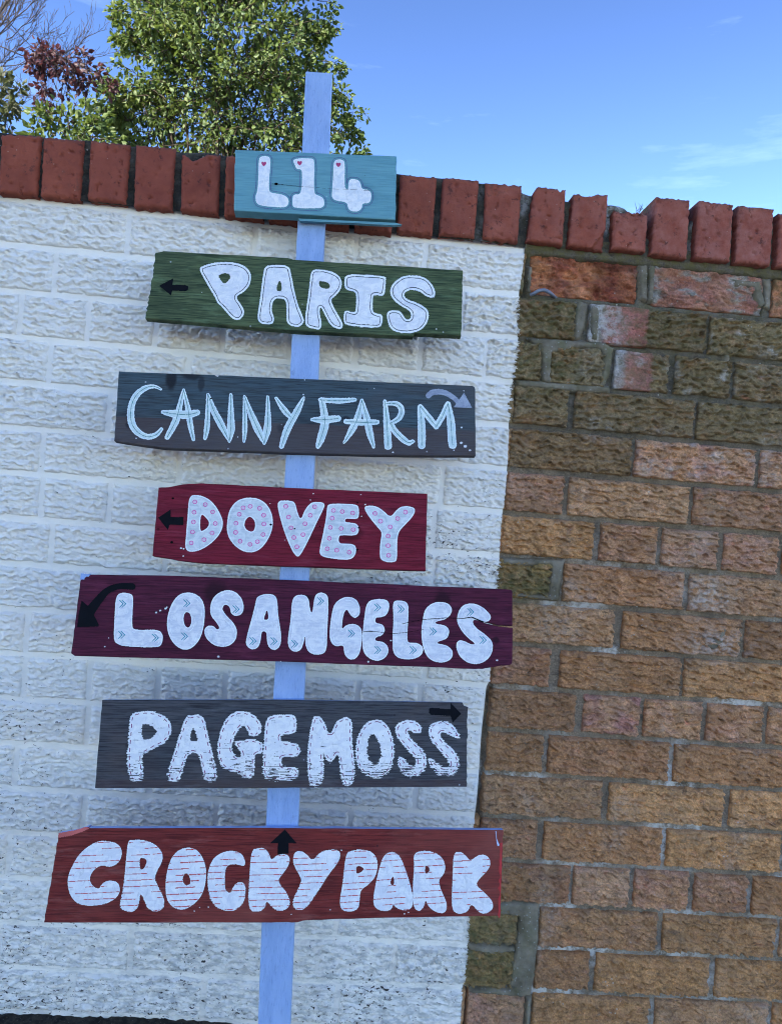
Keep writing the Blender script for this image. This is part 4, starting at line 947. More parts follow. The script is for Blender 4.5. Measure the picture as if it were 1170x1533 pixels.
LA = [(E1, [(253, 142), (290, 126), (337, 135), (344, 160), (335, 300), (350, 322), (472, 317), (497, 345), (492, 392), (470, 412), (300, 406), (253, 390), (242, 365), (247, 250)], []),
      (E1, [(600, 127), (657, 129), (702, 165), (714, 230), (702, 330), (672, 392), (622, 427), (570, 412), (528, 360), (513, 290), (528, 210), (563, 150)], [[(623, 225), (641, 245), (643, 285), (630, 310), (610, 302), (600, 265), (606, 235)]]),
      (E1, [(738, 195), (758, 145), (810, 114), (862, 118), (902, 155), (914, 205), (902, 240), (870, 251), (845, 235), (840, 200), (815, 186), (798, 210), (820, 245), (862, 285), (880, 330), (867, 382), (820, 410), (760, 402), (718, 365), (706, 325), (720, 300), (752, 296), (777, 322), (788, 308), (770, 280), (740, 245)], []),
      (E1, [(978, 150), (1020, 134), (1067, 137), (1085, 165), (1087, 240), (1105, 340), (1102, 400), (1075, 427), (1043, 415), (1030, 380), (1030, 330), (1003, 325), (1000, 370), (987, 412), (950, 424), (920, 395), (928, 350), (953, 260), (973, 180)], [[(1030, 215), (1038, 240), (1038, 268), (1013, 268), (1022, 240)]]),
      (E2, [(24, 115), (65, 98), (107, 112), (113, 180), (126, 196), (135, 110), (160, 88), (197, 97), (207, 130), (199, 300), (197, 380), (172, 402), (120, 400), (92, 368), (88, 300), (83, 340), (67, 382), (30, 389), (3, 360), (4, 310), (18, 220)], []),
      (E2, [(223, 190), (238, 140), (290, 109), (342, 119), (364, 160), (362, 205), (335, 221), (313, 200), (300, 174), (285, 185), (275, 230), (272, 278), (290, 255), (330, 244), (367, 262), (375, 300), (367, 382), (345, 422), (310, 428), (284, 400), (282, 350), (240, 364), (211, 330), (213, 260)], []),
      (E2, [(397, 135), (450, 121), (502, 127), (512, 160), (497, 205), (462, 216), (442, 214), (438, 243), (475, 248), (490, 275), (477, 305), (442, 313), (438, 333), (480, 336), (507, 365), (502, 407), (460, 435), (415, 426), (378, 390), (374, 320), (384, 220)], []),
      (E2, [(526, 134), (560, 129), (604, 139), (606, 200), (597, 330), (610, 343), (650, 341), (682, 365), (672, 407), (620, 427), (560, 422), (528, 395), (526, 320), (531, 220)], []),
      (E2, [(678, 215), (690, 170), (730, 139), (787, 137), (822, 160), (822, 195), (790, 227), (745, 234), (737, 247), (792, 254), (812, 282), (800, 322), (757, 334), (745, 346), (800, 354), (830, 385), (820, 427), (770, 445), (708, 427), (678, 370), (668, 290)], []),
      (E2, [(850, 200), (870, 158), (912, 142), (962, 153), (1007, 190), (1020, 215), (1005, 238), (965, 234), (932, 224), (925, 242), (945, 270), (990, 300), (1030, 340), (1022, 402), (982, 442), (925, 452), (868, 422), (843, 370), (847, 334), (875, 328), (920, 352), (942, 348), (905, 320), (870, 282), (848, 240)], [])]
CHV = E1([(290, 185), (285, 345), (458, 360), (620, 182), (608, 353), (873, 213), (960, 377), (1068, 378)])+E2([(168, 133), (38, 347), (452, 165), (322, 295), (453, 378), (570, 173), (630, 378), (730, 285), (917, 187), (980, 328)])
WL = mat_paint('soft_white_paint', (.76, .75, .76), (.58, .59, .65), blue=(.84, .82, .80)); TEA = mat_plain('teal_pen', (.02, .26, .33), .5, .1, .1)
cr1 = E2([(380, 287), (410, 284), (440, 286), (530, 296), (600, 290), (680, 275)]); cr2 = E2([(575, 247), (605, 240), (680, 225), (800, 217), (880, 220), (920, 213), (980, 238)])
for cr__, o_, hs in LA:
    o_ = cr__(chaikin(o_, 2)); hs = [cr__(chaikin(h, 2)) for h in hs]; b_ = bb(o_, 3); ch = [c for c in CHV if b_[0] < c[0] < b_[2] and b_[1] < c[1] < b_[3]]
    def cls(X, Y, B, o_=o_, hs=hs, ch=ch):
        sd = poly_sd(X, Y, o_, hs)+.25*noise(X*.4, Y*.4); c = np.where(sd < 0, np.where(sd > -1.2+.5*noise(X*.2, Y*.2), 2, 1), 0)
        c = np.where((np.abs(sd+5+1.5*noise(X*.05, Y*.05)) < .35) & (c > 0) & (noise(X*.06+9, Y*.06) > .1), 2, c)
        for i, (x, y) in enumerate(ch):
            for k in (-2.4, 1.4):
                p = [(x+k-2.6, y-5.2), (x+k+2.8, y+.2), (x+k-2.8, y+5.6)]
                c = np.where((stroke_sd(X, Y, p, [.9, 1.1, .7]) < .12) & (c > 0), 3, c)
        for cc, wd in ((cr1, .35), (cr2, .55)): c = np.where((stroke_sd(X, Y, cc, [wd]*len(cc)) < .15), np.where(c > 0, 4, 0), c)
        return c
    raster(b_la, b_, cls, [WL, WDe, TEA, CRK], dx=.25, dy=.5)
for cc, ws in ((cr1, [.6, 1.3, .5, .6, .4, .2]), (cr2, [.2, .7, .7, .8, .9, 1.6, 2.0])):
    raster(b_la, bb(cc, 4), lambda X, Y, B: (stroke_sd(X, Y, cc, ws)+.25*noise(X*.4, Y*.4) < 0).astype(int), [CRK], 'crack', .0012, dx=.25, dy=.35)
ap, aw = smooth_line([(338, 97), (270, 95), (210, 118), (160, 172), (112, 235)], [34, 30, 34, 44, 56], 5)
arrow(b_la, [(77, 168), (120, 205), (165, 290), (165, 303), (54, 306), (62, 240)], BLACK, 'black curved arrow pointing down to the left', (E1(ap), [x/E1.sc for x in aw]), E1)
BLS = mat_plain('pale_blue_chip', (.32, .46, .78), .5)
raster(b_la, (118, 856, 150, 872), lambda X, Y, B: (poly_sd(X, Y, [(121, 858.5), (137, 859.5), (133, 863), (129, 863.5), (126, 867.5), (120.5, 868)])+.6*noise(X*.5, Y*.5) < 0).astype(int), [BLS], 'bare_chip', .0006)
spots(b_la, [(234, 917, 1.6), (240, 914, 1.6), (248, 911, 1.8), (250, 909, 1.2), (163, 955, .9), (157, 968, 1.2), (327, 983, 2.0), (551, 990.6, 1.8), (743.5, 988.5, 1.7), (585, 959, 1.3), (420, 990, 1.0)], WS, 'paint_splash')

# ---- PAGE MOSS --------------------------------------------------------------------------------------
m_slate = mat_board('slate_board', (.070, .074, .082), (.090, .086, .092), (.028, .027, .032), split=(-.048, (.085, .055, .055), .5), pale=(.15, .145, .15), stain=(.10, .072, .062), grain=1.2, knots=((-.225, -.002, .006, .005, .8),), edge=(.02, .02, .03))
b_pag = Board(wav([(153, 1048), (410, 1047.4), (692, 1051.8)], 10, .25, 41)+[(694, 1056.5), (700.5, 1058.7), (699.5, 1068)]+rag([(699.5, 1068), (698.5, 1178)], 22, .8, 42)[1:]+wav([(698.5, 1178), (410, 1179.6), (142.3, 1180)], 10, .25, 43)[1:]+rag([(142.3, 1180), (153, 1048)], 20, .35, 44)[1:-1], m_slate, 'slate grey board reading PAGE MOSS with stitched letters', .012, .006, edge_mat=mat_plain('pale_edge_paint', (.34, .42, .56), .6))
F1, F2 = Crop(130, 1030, 3.9), Crop(410, 1030, 3.9)
PM = [(F1, [(253, 150), (330, 132), (402, 139), (457, 165), (494, 205), (494, 272), (457, 322), (400, 347), (350, 377), (322, 388), (327, 450), (333, 532), (300, 548), (258, 543), (238, 480), (236, 380), (248, 250)], [[(320, 208), (360, 211), (407, 240), (407, 266), (370, 297), (322, 307)]]),
      (F1, [(590, 158), (607, 162), (630, 154), (667, 158), (692, 190), (707, 280), (732, 370), (757, 480), (763, 542), (700, 548), (680, 512), (663, 430), (655, 385), (602, 375), (577, 420), (557, 500), (530, 547), (473, 546), (473, 480), (508, 380), (543, 270), (568, 190)], [[(618, 223), (641, 270), (650, 312), (597, 308)]]),
      (F1, [(788, 220), (830, 158), (880, 134), (942, 138), (988, 165), (1018, 210), (1020, 252), (990, 288), (945, 277), (938, 240), (915, 216), (893, 235), (863, 280), (846, 330), (853, 385), (890, 410), (907, 385), (875, 345), (860, 318), (900, 305), (960, 298), (1012, 306), (1030, 330), (1024, 382), (980, 387), (980, 450), (977, 522), (908, 527), (893, 497), (840, 492), (788, 462), (762, 400), (763, 310)], []),
      (F2, [(-47, 170), (20, 156), (122, 153), (133, 200), (132, 264), (62, 271), (38, 280), (40, 308), (67, 316), (137, 323), (158, 365), (147, 402), (50, 404), (45, 415), (45, 450), (60, 457), (142, 462), (142, 532), (20, 544), (-62, 532), (-67, 440), (-57, 300)], []),
      (F2, [(228, 170), (248, 162), (268, 166), (292, 195), (327, 282), (362, 195), (400, 174), (440, 170), (460, 210), (452, 300), (472, 420), (472, 542), (440, 580), (400, 562), (383, 450), (374, 372), (350, 420), (325, 441), (297, 402), (286, 372), (292, 480), (282, 562), (240, 580), (203, 562), (193, 430), (203, 290)], []),
      (F2, [(590, 180), (642, 193), (682, 250), (704, 340), (697, 442), (662, 507), (600, 532), (530, 512), (483, 450), (473, 370), (488, 280), (528, 208)], [[(578, 260), (606, 300), (627, 360), (620, 430), (590, 454), (558, 430), (541, 370), (549, 300)]]),
      (F2, [(703, 240), (725, 203), (775, 185), (832, 193), (862, 225), (857, 264), (815, 264), (793, 244), (777, 252), (791, 290), (842, 335), (887, 385), (892, 452), (862, 507), (790, 527), (743, 492), (718, 440), (726, 400), (752, 403), (777, 438), (815, 460), (832, 438), (818, 400), (768, 350), (718, 290)], []),
      (F2, [(903, 225), (935, 198), (985, 188), (1042, 210), (1087, 280), (1082, 297), (1050, 287), (1000, 262), (972, 260), (970, 285), (1002, 320), (1057, 370), (1087, 430), (1067, 492), (1010, 524), (950, 507), (903, 450), (898, 400), (940, 428), (990, 466), (1020, 460), (1022, 430), (980, 382), (923, 320), (901, 270)], [])]
WM = mat_paint('dry_brushed_white_paint', (.84, .82, .79), (.74, .73, .74), gap=(.14, .14, .17), gapt=.64); STI = mat_plain('purple_stitch_pen', (.20, .035, .12), .6, .1, .1)
def outline_param(X, Y, pts):
    best = np.full(X.shape, 1e9); par = np.zeros(X.shape); acc = 0
    for i in range(len(pts)):
        x1, y1 = pts[i]; x2, y2 = pts[(i+1) % len(pts)]; dx, dy = x2-x1, y2-y1; L = math.hypot(dx, dy)+1e-9
        t = np.clip(((X-x1)*dx+(Y-y1)*dy)/L/L, 0, 1); d = np.hypot(X-x1-t*dx, Y-y1-t*dy); k = d < best
        best = np.where(k, d, best); par = np.where(k, acc+t*L, par); acc += L
    return par
for cr__, o_, hs in PM:
    o_ = cr__(chaikin(o_, 2)); hs = [cr__(chaikin(h, 2)) for h in hs]; y0_, y1_ = bb(o_, 0)[1], bb(o_, 0)[3]
    def cls(X, Y, B, o_=o_, hs=hs, y0_=y0_, y1_=y1_):
        low = np.clip((Y-y0_)/(y1_-y0_), 0, 1)
        jag = (1.1+1.9*low)*noise(X*.05+3, B*.62)+.5*noise(X*.4, B*1.2); so_ = poly_sd(X, Y, o_); sd = np.maximum(so_, poly_sd(X, Y, o_, hs))+jag
        c = (sd < 0).astype(int)
        gap = noise(X*.055, B*.60+40)+.35*noise(X*.3, B*1.0)
        c = np.where((gap > .80-.62*sstep(.45, 1.0, low)), 0, c)
        par = outline_param(X, Y, o_)
        c = np.where((np.abs(so_+3.3) < .60) & ((par % 12) < 6) & (c > 0), 2, c); return c
    raster(b_pag, bb(o_, 5), cls, [WM, STI])
arrow(b_pag, [(905, 120), (920, 116), (1030, 124), (1030, 86), (1092, 150), (1042, 202), (1030, 162), (915, 157), (904, 145)], BLACK, 'black arrow pointing right', cr=F2)

# ---- CROCKY PARK ------------------------------------------------------------------------------------
m_rust = mat_board('brick_red_board', (.235, .036, .030), (.175, .028, .025), (.07, .014, .014), pale=(.34, .12, .10), stain=(.29, .085, .065), edge=(.5, .03, .03), grain=1.0)
G1, G2 = Crop(60, 1220, 3.441), Crop(390, 1220, 3.079)
b_cro = Board([(88.2, 1247.6), (100, 1246), (112, 1244.2), (122, 1241), (130.5, 1238)]+wav([(130.5, 1238), (136, 1240), (400, 1239.5), (560, 1241), (753, 1242.7)], 8, .3, 51)[1:]+rag([(753, 1242.7), (749, 1371)], 22, .7, 52)[1:]
              + wav([(749, 1371), (560, 1374.5), (468, 1377.5), (455, 1378.5), (445, 1381), (390, 1381.5), (65.8, 1381.3)], 7, .4, 53)[1:]+rag([(65.8, 1381.3), (88.2, 1247.6)], 24, .7, 54)[1:-1], m_rust, 'longest brick red board reading CROCKY PARK at the bottom', .013, .001, edge_mat=mat_plain('pale_blue_edge_paint', (.36, .48, .78), .6))
CK = [(G1, [(270, 148), (310, 132), (382, 138), (418, 165), (424, 210), (402, 250), (360, 272), (322, 257), (282, 277), (254, 320), (264, 360), (303, 386), (318, 355), (350, 336), (397, 343), (414, 375), (407, 412), (370, 447), (300, 468), (210, 467), (163, 430), (142, 370), (145, 310), (178, 240), (213, 190)], []),
      (G1, [(453, 133), (470, 128), (530, 128), (592, 148), (633, 195), (631, 240), (602, 290), (590, 328), (612, 370), (642, 430), (642, 482), (600, 502), (558, 490), (537, 450), (518, 402), (516, 440), (502, 487), (465, 504), (418, 492), (408, 465), (427, 380), (442, 250)], [[(515, 218), (548, 227), (551, 245), (536, 275), (520, 286), (512, 255)]]),
      (G1, [(750, 166), (802, 174), (837, 215), (857, 275), (852, 370), (817, 442), (760, 482), (720, 491), (673, 470), (648, 420), (646, 340), (663, 250), (698, 190)], [[(745, 299), (765, 304), (777, 340), (770, 361), (745, 363), (732, 330)]]),
      (G1, [(928, 195), (990, 182), (1042, 200), (1057, 240), (1053, 267), (1010, 252), (967, 257), (952, 290), (952, 360), (957, 393), (983, 402), (993, 370), (1020, 343), (1054, 350), (1062, 400), (1047, 462), (1000, 497), (950, 496), (893, 470), (866, 410), (860, 310), (883, 235)], []),
      (G2, [(-42, 160), (-10, 153), (10, 151), (37, 170), (49, 212), (75, 184), (120, 179), (137, 200), (127, 240), (87, 290), (82, 310), (117, 350), (140, 400), (126, 436), (80, 446), (50, 426), (28, 396), (22, 430), (-5, 451), (-46, 447), (-60, 400), (-52, 290)], []),
      (G2, [(153, 175), (180, 163), (212, 180), (240, 214), (275, 168), (340, 157), (369, 170), (362, 215), (312, 275), (262, 360), (212, 430), (175, 444), (147, 425), (148, 385), (188, 310), (184, 285), (148, 225)], []),
      (G2, [(398, 170), (430, 163), (460, 158), (517, 170), (542, 215), (532, 282), (497, 322), (459, 345), (456, 400), (450, 433), (415, 448), (373, 440), (363, 400), (378, 320), (386, 230)], [[(440, 233), (470, 239), (477, 252), (460, 266), (440, 273)]]),
      (G2, [(573, 180), (610, 167), (642, 190), (667, 250), (692, 330), (705, 400), (692, 436), (655, 441), (618, 425), (611, 405), (602, 440), (560, 445), (523, 426), (518, 385), (533, 300), (553, 220)], [[(612, 278), (617, 322), (597, 322), (599, 300)]]),
      (G2, [(703, 175), (760, 162), (822, 180), (852, 225), (847, 270), (817, 302), (832, 350), (860, 410), (852, 452), (815, 453), (773, 425), (759, 387), (755, 420), (730, 447), (703, 426), (700, 330), (708, 240)], [[(757, 230), (775, 239), (779, 260), (757, 277)]]),
      (G2, [(888, 175), (920, 167), (947, 190), (966, 214), (1000, 184), (1040, 183), (1060, 215), (1052, 250), (1002, 300), (992, 325), (1022, 350), (1067, 395), (1072, 430), (1042, 456), (1005, 452), (970, 405), (955, 447), (910, 459), (883, 440), (880, 380), (885, 270)], [])]
WC = mat_paint('bright_streaky_white_paint', (.84, .82, .81), (.72, .71, .74), gap=(.45, .34, .36), gapt=.64); RST = mat_plain('red_pen_stripe', (.52, .05, .05), .6, .1, .1)
for li, (cr__, o_, hs) in enumerate(CK):
    o_ = cr__(chaikin(o_, 2)); hs = [cr__(chaikin(h, 2)) for h in hs]; x0_, y0_, x1_, y1_ = bb(o_, 0)
    strong = .5 if li == 2 else .36
    def cls(X, Y, B, o_=o_, hs=hs, x0_=x0_, y0_=y0_, li=li, strong=strong):
        jag = .45*noise(X*.1+li, B*1.5)+.3*noise(X*.5, B*2.0); jag = jag+2.6*sstep(.4, 1, (Y-y0_)/80)*np.abs(noise(X*.03, B*.7+li*5))*(li in (1, 3, 4, 5))
        sd = poly_sd(X, Y, o_, hs)+jag; c = np.where(sd < 0, 1, 0)
        c = np.where((sd < 0) & (sd > -1.0) & (noise(X*.1, Y*.1) > -.2), 3, c)
        ph = (Y-y0_+1.5*noise(X*.012+li, Y*0)+.05*(X-x0_))/9.4; k = np.floor(ph); d = np.abs(ph-k-.5)*9.4*.75
        on = noise(X*.028+k*3.7, k*1.9+li) > -.15
        c = np.where((d < strong+.2*noise(X*.3, Y*.3)) & on & (sd < -.4), 2, c); return c
    raster(b_cro, bb(o_, 3), cls, [WC, RST, WDe])
arrow(b_cro, [(112, 67), (167, 131), (130, 129), (130, 178), (78, 182), (80, 130), (43, 131)], BLACK, 'black arrow pointing straight up', cr=G2)
PNKc = mat_plain('salmon_chip', (.62, .14, .12), .6)
raster(b_cro, (84, 1232, 138, 1260), lambda X, Y, B: (poly_sd(X, Y, [(88, 1247), (112, 1243), (130, 1237.5), (134, 1240), (124, 1245), (108, 1250.5), (87.5, 1254.5)])+.4*noise(X*.5, Y*.5) < 0).astype(int), [PNKc], 'bare_chip', .0006)
drip = G2([(1083, 76), (1086, 110), (1094, 138)])
raster(b_cro, bb(drip, 4), lambda X, Y, B: (stroke_sd(X, Y, drip, [1.2, 1.0, 3.2])+.3*noise(X, Y) < 0).astype(int), [mat_plain('pale_blue_drip', (.5, .58, .8), .5)], 'paint_drip', .0008, dx=.25, dy=.4)
REDe = mat_plain('bright_red_edge_paint', (.52, .025, .03), .5)
raster(b_cro, (738, 1262, 756, 1374), lambda X, Y, B: ((X > 748.5-((Y-1262)*.03)-2.2*noise(X*.2, Y*.12)-1.0*noise(X*.3, B*1.5)) & (X < 752-((Y-1242)*.031))).astype(int), [REDe], 'red_brush_mark', .0006)
spots(b_cro, [(299, 1358.5, .9), (312, 1358, 1.0), (291, 1364, 1.0), (494, 1362, 1.1), (605, 1368, 1.3), (611, 1366, 1.0), (436, 1369, 1.0), (511, 1273, 1.2)], WS, 'paint_splash')
spots(b_can, [(204, 656, 1.2), (326, 563, 1.3), (454, 590.5, 1.4), (456, 568.5, 1.0), (690, 663, 2.2), (696, 668, 2.6), (703, 674, 1.8), (588, 677, 1.4), (560, 581.5, 1.0), (694, 585, .9), (356, 654, 1.0), (679, 674, 1.0), (690.5, 640, 1.6)], WS, 'paint_splash')
spots(b_can, [(316, 596.5, 1.4)], CRK, 'nail_hole')
spots(b_par, [(652.7, 492.5, 1.2), (302, 437.5, .8)], WS, 'paint_splash')

# ================================================================== DRY GRASS IN THE JOINT
def straw(name, px, py, n, spread, L, label, seed, col, green=False):
    rs = random.Random(seed); V = []; Fc = []
    for i in range(n):
        a = np.array(ray_plane(px+rs.uniform(-spread, spread), py+rs.uniform(-3, 3), .002))
        ang = rs.uniform(-1.3, 1.5) if not green else rs.uniform(-.7, .7); l = L*rs.uniform(.5, 1.1)
        d = np.array([math.sin(ang), -rs.uniform(.1, .6), math.cos(ang)*(1 if green or rs.random() < .7 else -.6)]); d /= np.linalg.norm(d)
        s = np.cross(d, [0, 1, 0]); s = s/np.linalg.norm(s)*.0005; b0 = len(V)
        bend = np.array([rs.uniform(-.3, .3), 0, -.3])*l
        for k in range(4):
            t = k/3; p = a+d*l*t+bend*t*t*.5; w_ = 1-t*.8; V += [p-s*w_, p+s*w_]
        for k in range(3): Fc.append((b0+2*k, b0+2*k+1, b0+2*k+3, b0+2*k+2))
    V = np.array(V); c = V.mean(0); o = mesh_obj(name, V-c, Fc, mat_plain(name+'_blades', col, .8), None, tuple(c)); tag(o, label, 'dry grass' if not green else 'weed', kind=None); return o
straw('dry_grass', 737, 1218, 16, 9, .022, 'tuft of pale dry grass caught in a joint of the bare brickwork', 3, (.32, .27, .18))
straw('weed_sprig', 960, 316, 14, 8, .016, 'tiny weed sprig on top of the low broken coping brick', 5, (.12, .14, .09), True)

# ================================================================== TREES BEHIND THE WALL
def mat_leaf(name, a, b, c, trans):
    n = NT(name); at = n.attr('tint'); P = n.geo()
    col = n.mix(n.rng(at, 0, .6), a, b); col = n.mix(n.rng(at, .8, 1.0), col, c)
    n.fin(col, .55, None, .25)
    tr = n.n('ShaderNodeBsdfTranslucent'); n.l(n.mix(.5, col, trans), tr.inputs['Color']) if False else None
    tcol = n.mix(.55, col, trans); n.l(tcol, tr.inputs['Color'])
    mx = n.n('ShaderNodeMixShader'); mx.inputs[0].default_value = .30
    n.l(n.b.outputs[0], mx.inputs[1]); n.l(tr.outputs[0], mx.inputs[2]); n.l(mx.outputs[0], n.out.inputs[0]); return n.m
def bark(name, col): 
    n = NT(name); O = n.geo((1, 1, .3)); c = n.mix(n.rng(n.noise(O, 40, 4), .35, .65), col, tuple(x*.5 for x in col)); return n.fin(c, .9, n.bump(n.noise(O, 80, 3), .6, .004), .2)
def leaves(centers, dirs, size, rs, fold=.3):
    """each leaf: a pointed blade folded along its midrib, two quads"""
    n = len(centers); L = size*(.65+.7*rs.rand(n))[:, None]; d = dirs/np.linalg.norm(dirs, axis=1)[:, None]
    r = rs.normal(size=(n, 3)); s = np.cross(d, r); s /= np.linalg.norm(s, axis=1)[:, None]; nn = np.cross(s, d)
    W_ = L*.30
    p0 = centers; p3 = centers+d*L-nn*L*.12; pm = centers+d*L*.48
    l1 = centers+d*L*.38-s*W_+nn*W_*fold; r1 = centers+d*L*.38+s*W_+nn*W_*fold; l2 = centers+d*L*.72-s*W_*.6+nn*W_*fold*.5-nn*L*.05; r2 = centers+d*L*.72+s*W_*.6+nn*W_*fold*.5-nn*L*.05
    V = np.stack([p0, l1, l2, p3, r2, r1, pm], 1).reshape(-1, 3); b = (np.arange(n)*7)[:, None]
    f = np.concatenate([b+np.array([0, 6, 2, 1]), b+np.array([6, 3, 2, 2]), b+np.array([0, 5, 4, 6]), b+np.array([6, 4, 3, 3])])
    quads = np.concatenate([b+np.array([0, 6, 2, 1]), b+np.array([0, 5, 4, 6])]); tris = np.concatenate([b+np.array([6, 3, 2]), b+np.array([6, 4, 3])])
    return V, quads.tolist()+tris.tolist()
def curve_tube(name, paths, mat, parent, base):
    V = []; Fc = []; 
    for pts, r0, r1 in paths:
        pts = np.array(pts); n = len(pts); seg = 5 if r0 < .02 else 8; b0 = len(V)
        for i in range(n):
            t = pts[min(i+1, n-1)]-pts[max(i-1, 0)]; t = t/(np.linalg.norm(t)+1e-9); a = np.cross(t, [.3, .9, .2]); a /= np.linalg.norm(a); bq = np.cross(t, a); r = r0+(r1-r0)*i/(n-1)
            for k in range(seg): th = 2*math.pi*k/seg; V.append(pts[i]+(a*math.cos(th)+bq*math.sin(th))*r-base)
        for i in range(n-1):
            for k in range(seg): Fc.append((b0+i*seg+k, b0+i*seg+(k+1) % seg, b0+(i+1)*seg+(k+1) % seg, b0+(i+1)*seg+k))
    return mesh_obj(name, V, Fc, mat, parent, smooth=True)
def tree(name, cat, label, trunk_px, dist, blobs, leaf_n, size, mat, bmat, seed, spray=True, twigs=120, depth=1.0, droop=.5, trunk_r=.07):
    rs = np.random.RandomState(seed)
    ctr = []; rad = []
    for (px, py, r) in blobs:
        p = ray_plane(px, py, dist); D = np.dot(p-np.array([CX, CY, CZ]), fw); rr = r*D/F
        ctr.append(p+np.array([0, rs.uniform(-.3, .3)*rr, 0])); rad.append(rr)
    ctr = np.array(ctr); rad = np.array(rad)
    base = ray_plane(trunk_px, 900, dist); base[2] = 0.0
    root = empty(name, tuple(base)); tag(root, label, cat)
    crown_c = (ctr*rad[:, None]**2).sum(0)/(rad**2).sum()
    fork = np.array([base[0]*.6+crown_c[0]*.4, base[1], max(.7, ctr[:, 2].min()*.65)])
    paths = [([base, base*.5+fork*.5+np.array([.04, .02, 0]), fork], trunk_r, trunk_r*.75)]
    w_ = rad**1.7; w_ = w_/w_.sum(); tw_c = []; tw_d = []; limbs = []
    for i, (c, r) in enumerate(zip(ctr, rad)):
        mid = fork*.45+c*.55+rs.normal(size=3)*.08; mid[2] += .05
        e_ = mid+(c-mid)*.55; limbs.append(([fork, fork*.7+mid*.3+rs.normal(size=3)*.04, mid, e_*.5+mid*.5+rs.normal(size=3)*.02, e_], trunk_r*.32*min(1, r/.4+.25), .003))
    nt = int(twigs); tp = []
    per = max(3, leaf_n//nt)
    for k in range(nt):
        i = rs.choice(len(ctr), p=w_); dirv = rs.normal(size=3); dirv /= np.linalg.norm(dirv); rr = rad[i]*rs.rand()**.4
        st = ctr[i]+dirv*np.array([1, depth, 1])*rr*.85
        og = st-crown_c; og = og/(np.linalg.norm(og)+1e-6)
        out = og*.8+rs.normal(size=3)*.55+np.array([0, 0, .35]); out /= np.linalg.norm(out)
        L = min(.40, rad[i]*.9)*rs.uniform(.45, 1.15); end = st+out*L
        st = st-out*L*.3
        p = [st + (end-st)*t + np.array([0, 0, -droop*L*.45*(t**2)]) + rs.normal(size=3)*.006 for t in np.linspace(0, 1.05, 6)]
        tp.append((p, .0042, .0012))
        P = np.array(p); m = per
        t = rs.rand(m)**.75*5*.999; j = t.astype(int); fr = (t-j)[:, None]; c0 = P[j]*(1-fr)+P[j+1]*fr
        side = rs.normal(size=(m, 3)); dd = out[None]*.5+side*.65+np.array([0, 0, -droop])
        c0 = c0+side*size*.35
        tw_c.append(c0); tw_d.append(dd)
    c0 = np.concatenate(tw_c); dd = np.concatenate(tw_d)
    V, f = leaves(c0, dd, size, rs)
    curve_tube('trunk', paths, bmat, root, base); curve_tube('limbs', limbs+tp, bmat, root, base)
    o = mesh_obj('crown', V-base, f, mat, root); o['kind'] = 'stuff'; TRI[0] += len(f)*2
    tint = np.clip(np.repeat(rs.rand(len(c0))*.7+.35*np.clip(noise(c0[:, 0]*4, c0[:, 2]*4), 0, 1), 7), 0, 1); vattr(o, 'tint', tint)
    return root
leafG = mat_leaf('green_leaf', (.034, .066, .018), (.075, .105, .026), (.20, .165, .035), (.14, .19, .03))
leafP = mat_leaf('purple_leaf', (.032, .015, .020), (.055, .022, .026), (.10, .05, .045), (.10, .03, .03))
leafD = mat_leaf('dark_leaf', (.035, .04, .02), (.05, .06, .03), (.06, .06, .03), (.10, .12, .04))
brk = bark('grey_brown_bark', (.055, .042, .03)); brk2 = bark('dark_bark', (.05, .04, .036))
tree('green_tree', 'tree', 'large leafy green tree rising behind the wall to the left of the post', 320, 4.6,
     [(330, 75, 92), (262, 65, 62), (410, 75, 58), (207, 55, 36), (178, 28, 14), (300, 0, 30), (350, 10, 30), (385, 5, 22), (455, 40, 26), (470, 90, 28), (512, 100, 10), (135, 155, 9), (122, 195, 14), (300, 150, 85), (400, 150, 80), (215, 150, 66), (172, 172, 30), (475, 165, 42), (335, -50, 85), (440, -10, 48), (235, -25, 60), (172, 125, 14), (485, 45, 20), (500, 22, 12), (515, 200, 24), (538, 224, 12), (505, 145, 20), (300, 240, 100), (420, 240, 70), (190, 225, 40), (190, 60, 14), (350, 320, 110)],
     30000, .041, leafG, brk, 11, twigs=1250, depth=.9, droop=.75)
tree('purple_shrub', 'shrub', 'purple leaved plum shrub with sparse leaves left of the green tree', 80, 4.2,
     [(78, 92, 24), (62, 105, 16), (105, 112, 26), (118, 88, 16), (142, 108, 14), (62, 70, 9), (45, 95, 10), (66, 132, 9), (80, 160, 7), (64, 160, 8), (125, 130, 10), (165, 130, 8)], 900, .040, leafP, brk2, 5, twigs=120, depth=1.2, droop=.6, trunk_r=.03)
tree('dark_shrub', 'shrub', 'dark leaved shrub at the far left edge above the coping', -10, 4.0,
     [(2, 140, 18), (18, 165, 16), (-5, 175, 22), (30, 140, 9), (8, 120, 9), (-30, 150, 30)], 520, .045, leafD, brk2, 6, twigs=46, depth=1.0, droop=.2, trunk_r=.03)
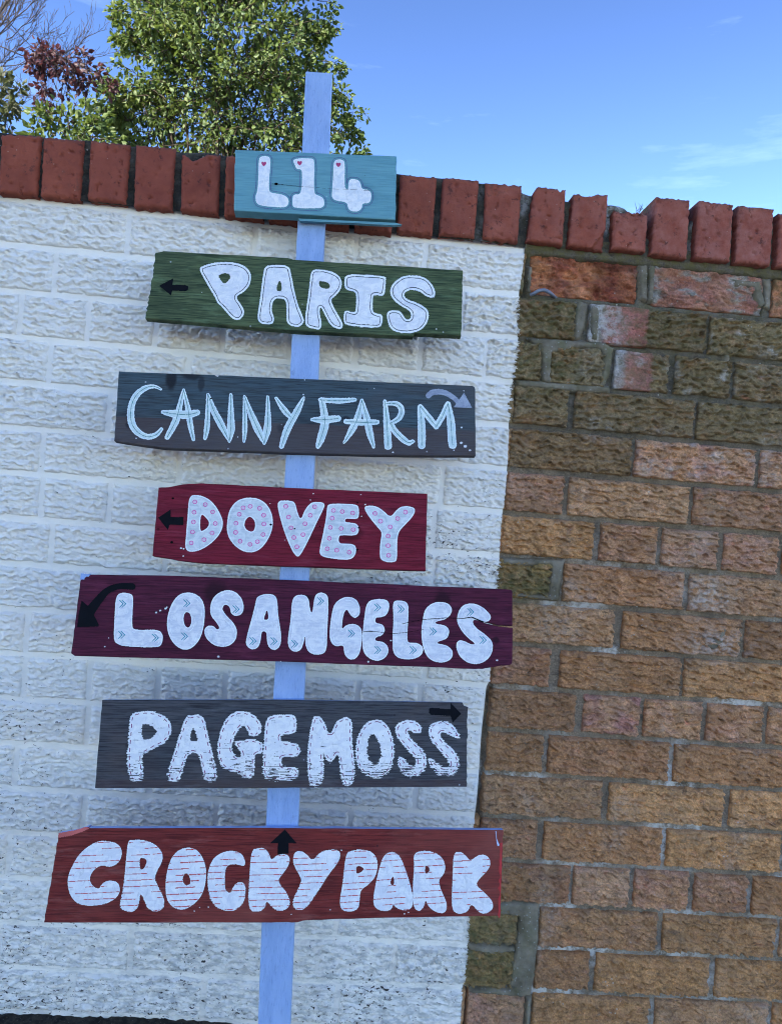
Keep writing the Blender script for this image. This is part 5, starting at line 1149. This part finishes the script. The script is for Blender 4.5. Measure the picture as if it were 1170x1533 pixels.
tree('low_green_shrub', 'shrub', 'low green shrub with mixed leaves just above the coping under the purple shrub', 110, 3.6,
     [(70, 175, 15), (95, 190, 24), (130, 185, 24), (50, 195, 14), (115, 160, 9), (150, 200, 20), (60, 230, 30), (140, 240, 40)], 950, .045, leafG, brk, 8, twigs=80, depth=1.0, droop=.3, trunk_r=.02)
def bare_tree():
    rs = random.Random(4); dist = 6.0; base = ray_plane(-70, 900, dist); base[2] = 0; paths = []
    def P(px, py, dy=0): return ray_plane(px, py, dist+dy)
    def grow(p, d, L, r, lev):
        pts = [p]; q = p.copy(); dd = d.copy(); n = 7
        for i in range(n):
            dd = dd+np.array([rs.uniform(-.28, .28), rs.uniform(-.2, .2), rs.uniform(-.16, .26)]); dd /= np.linalg.norm(dd); q = q+dd*L/n; pts.append(q.copy())
            if lev < 3 and i > 0 and rs.random() < (.95 if lev < 2 else .7):
                s = dd+np.array([rs.uniform(-1, 1), rs.uniform(-.6, .6), rs.uniform(-.1, .9)]); grow(q.copy(), s/np.linalg.norm(s), L*rs.uniform(.35, .6), r*.55, lev+1)
        paths.append((pts, r, max(.0016, r*.35)))
    fork = P(-60, 120); paths.append(([base, (base+fork)/2, fork], .06, .035))
    for (a, b, L, r) in (((-60, 120), (20, 60), .85, .013), ((-60, 110), (5, -20), 1.1, .014), ((-40, 80), (60, 20), .95, .010), ((-60, 120), (10, 100), .7, .010), ((-30, 40), (70, -40), .9, .010), ((-60, 140), (20, 130), .65, .008), ((10, 60), (95, 30), .45, .006), ((-20, 60), (40, 75), .8, .008), ((-10, 120), (45, 150), .6, .006), ((0, 20), (60, 60), .6, .006), ((-40, 0), (30, -60), .8, .01)):
        p = P(*a); d = P(*b)-p; grow(p, d/np.linalg.norm(d), L, r*.8, 0)
    root = empty('bare_tree', tuple(base)); tag(root, 'tree with bare thin grey twigs in the top left corner', 'tree')
    curve_tube('trunk', paths[:1], brk2, root, base); curve_tube('branches', paths[1:], bark('twig_bark', (.07, .058, .055)), root, base)
bare_tree()
print('total tris approx', TRI[0])
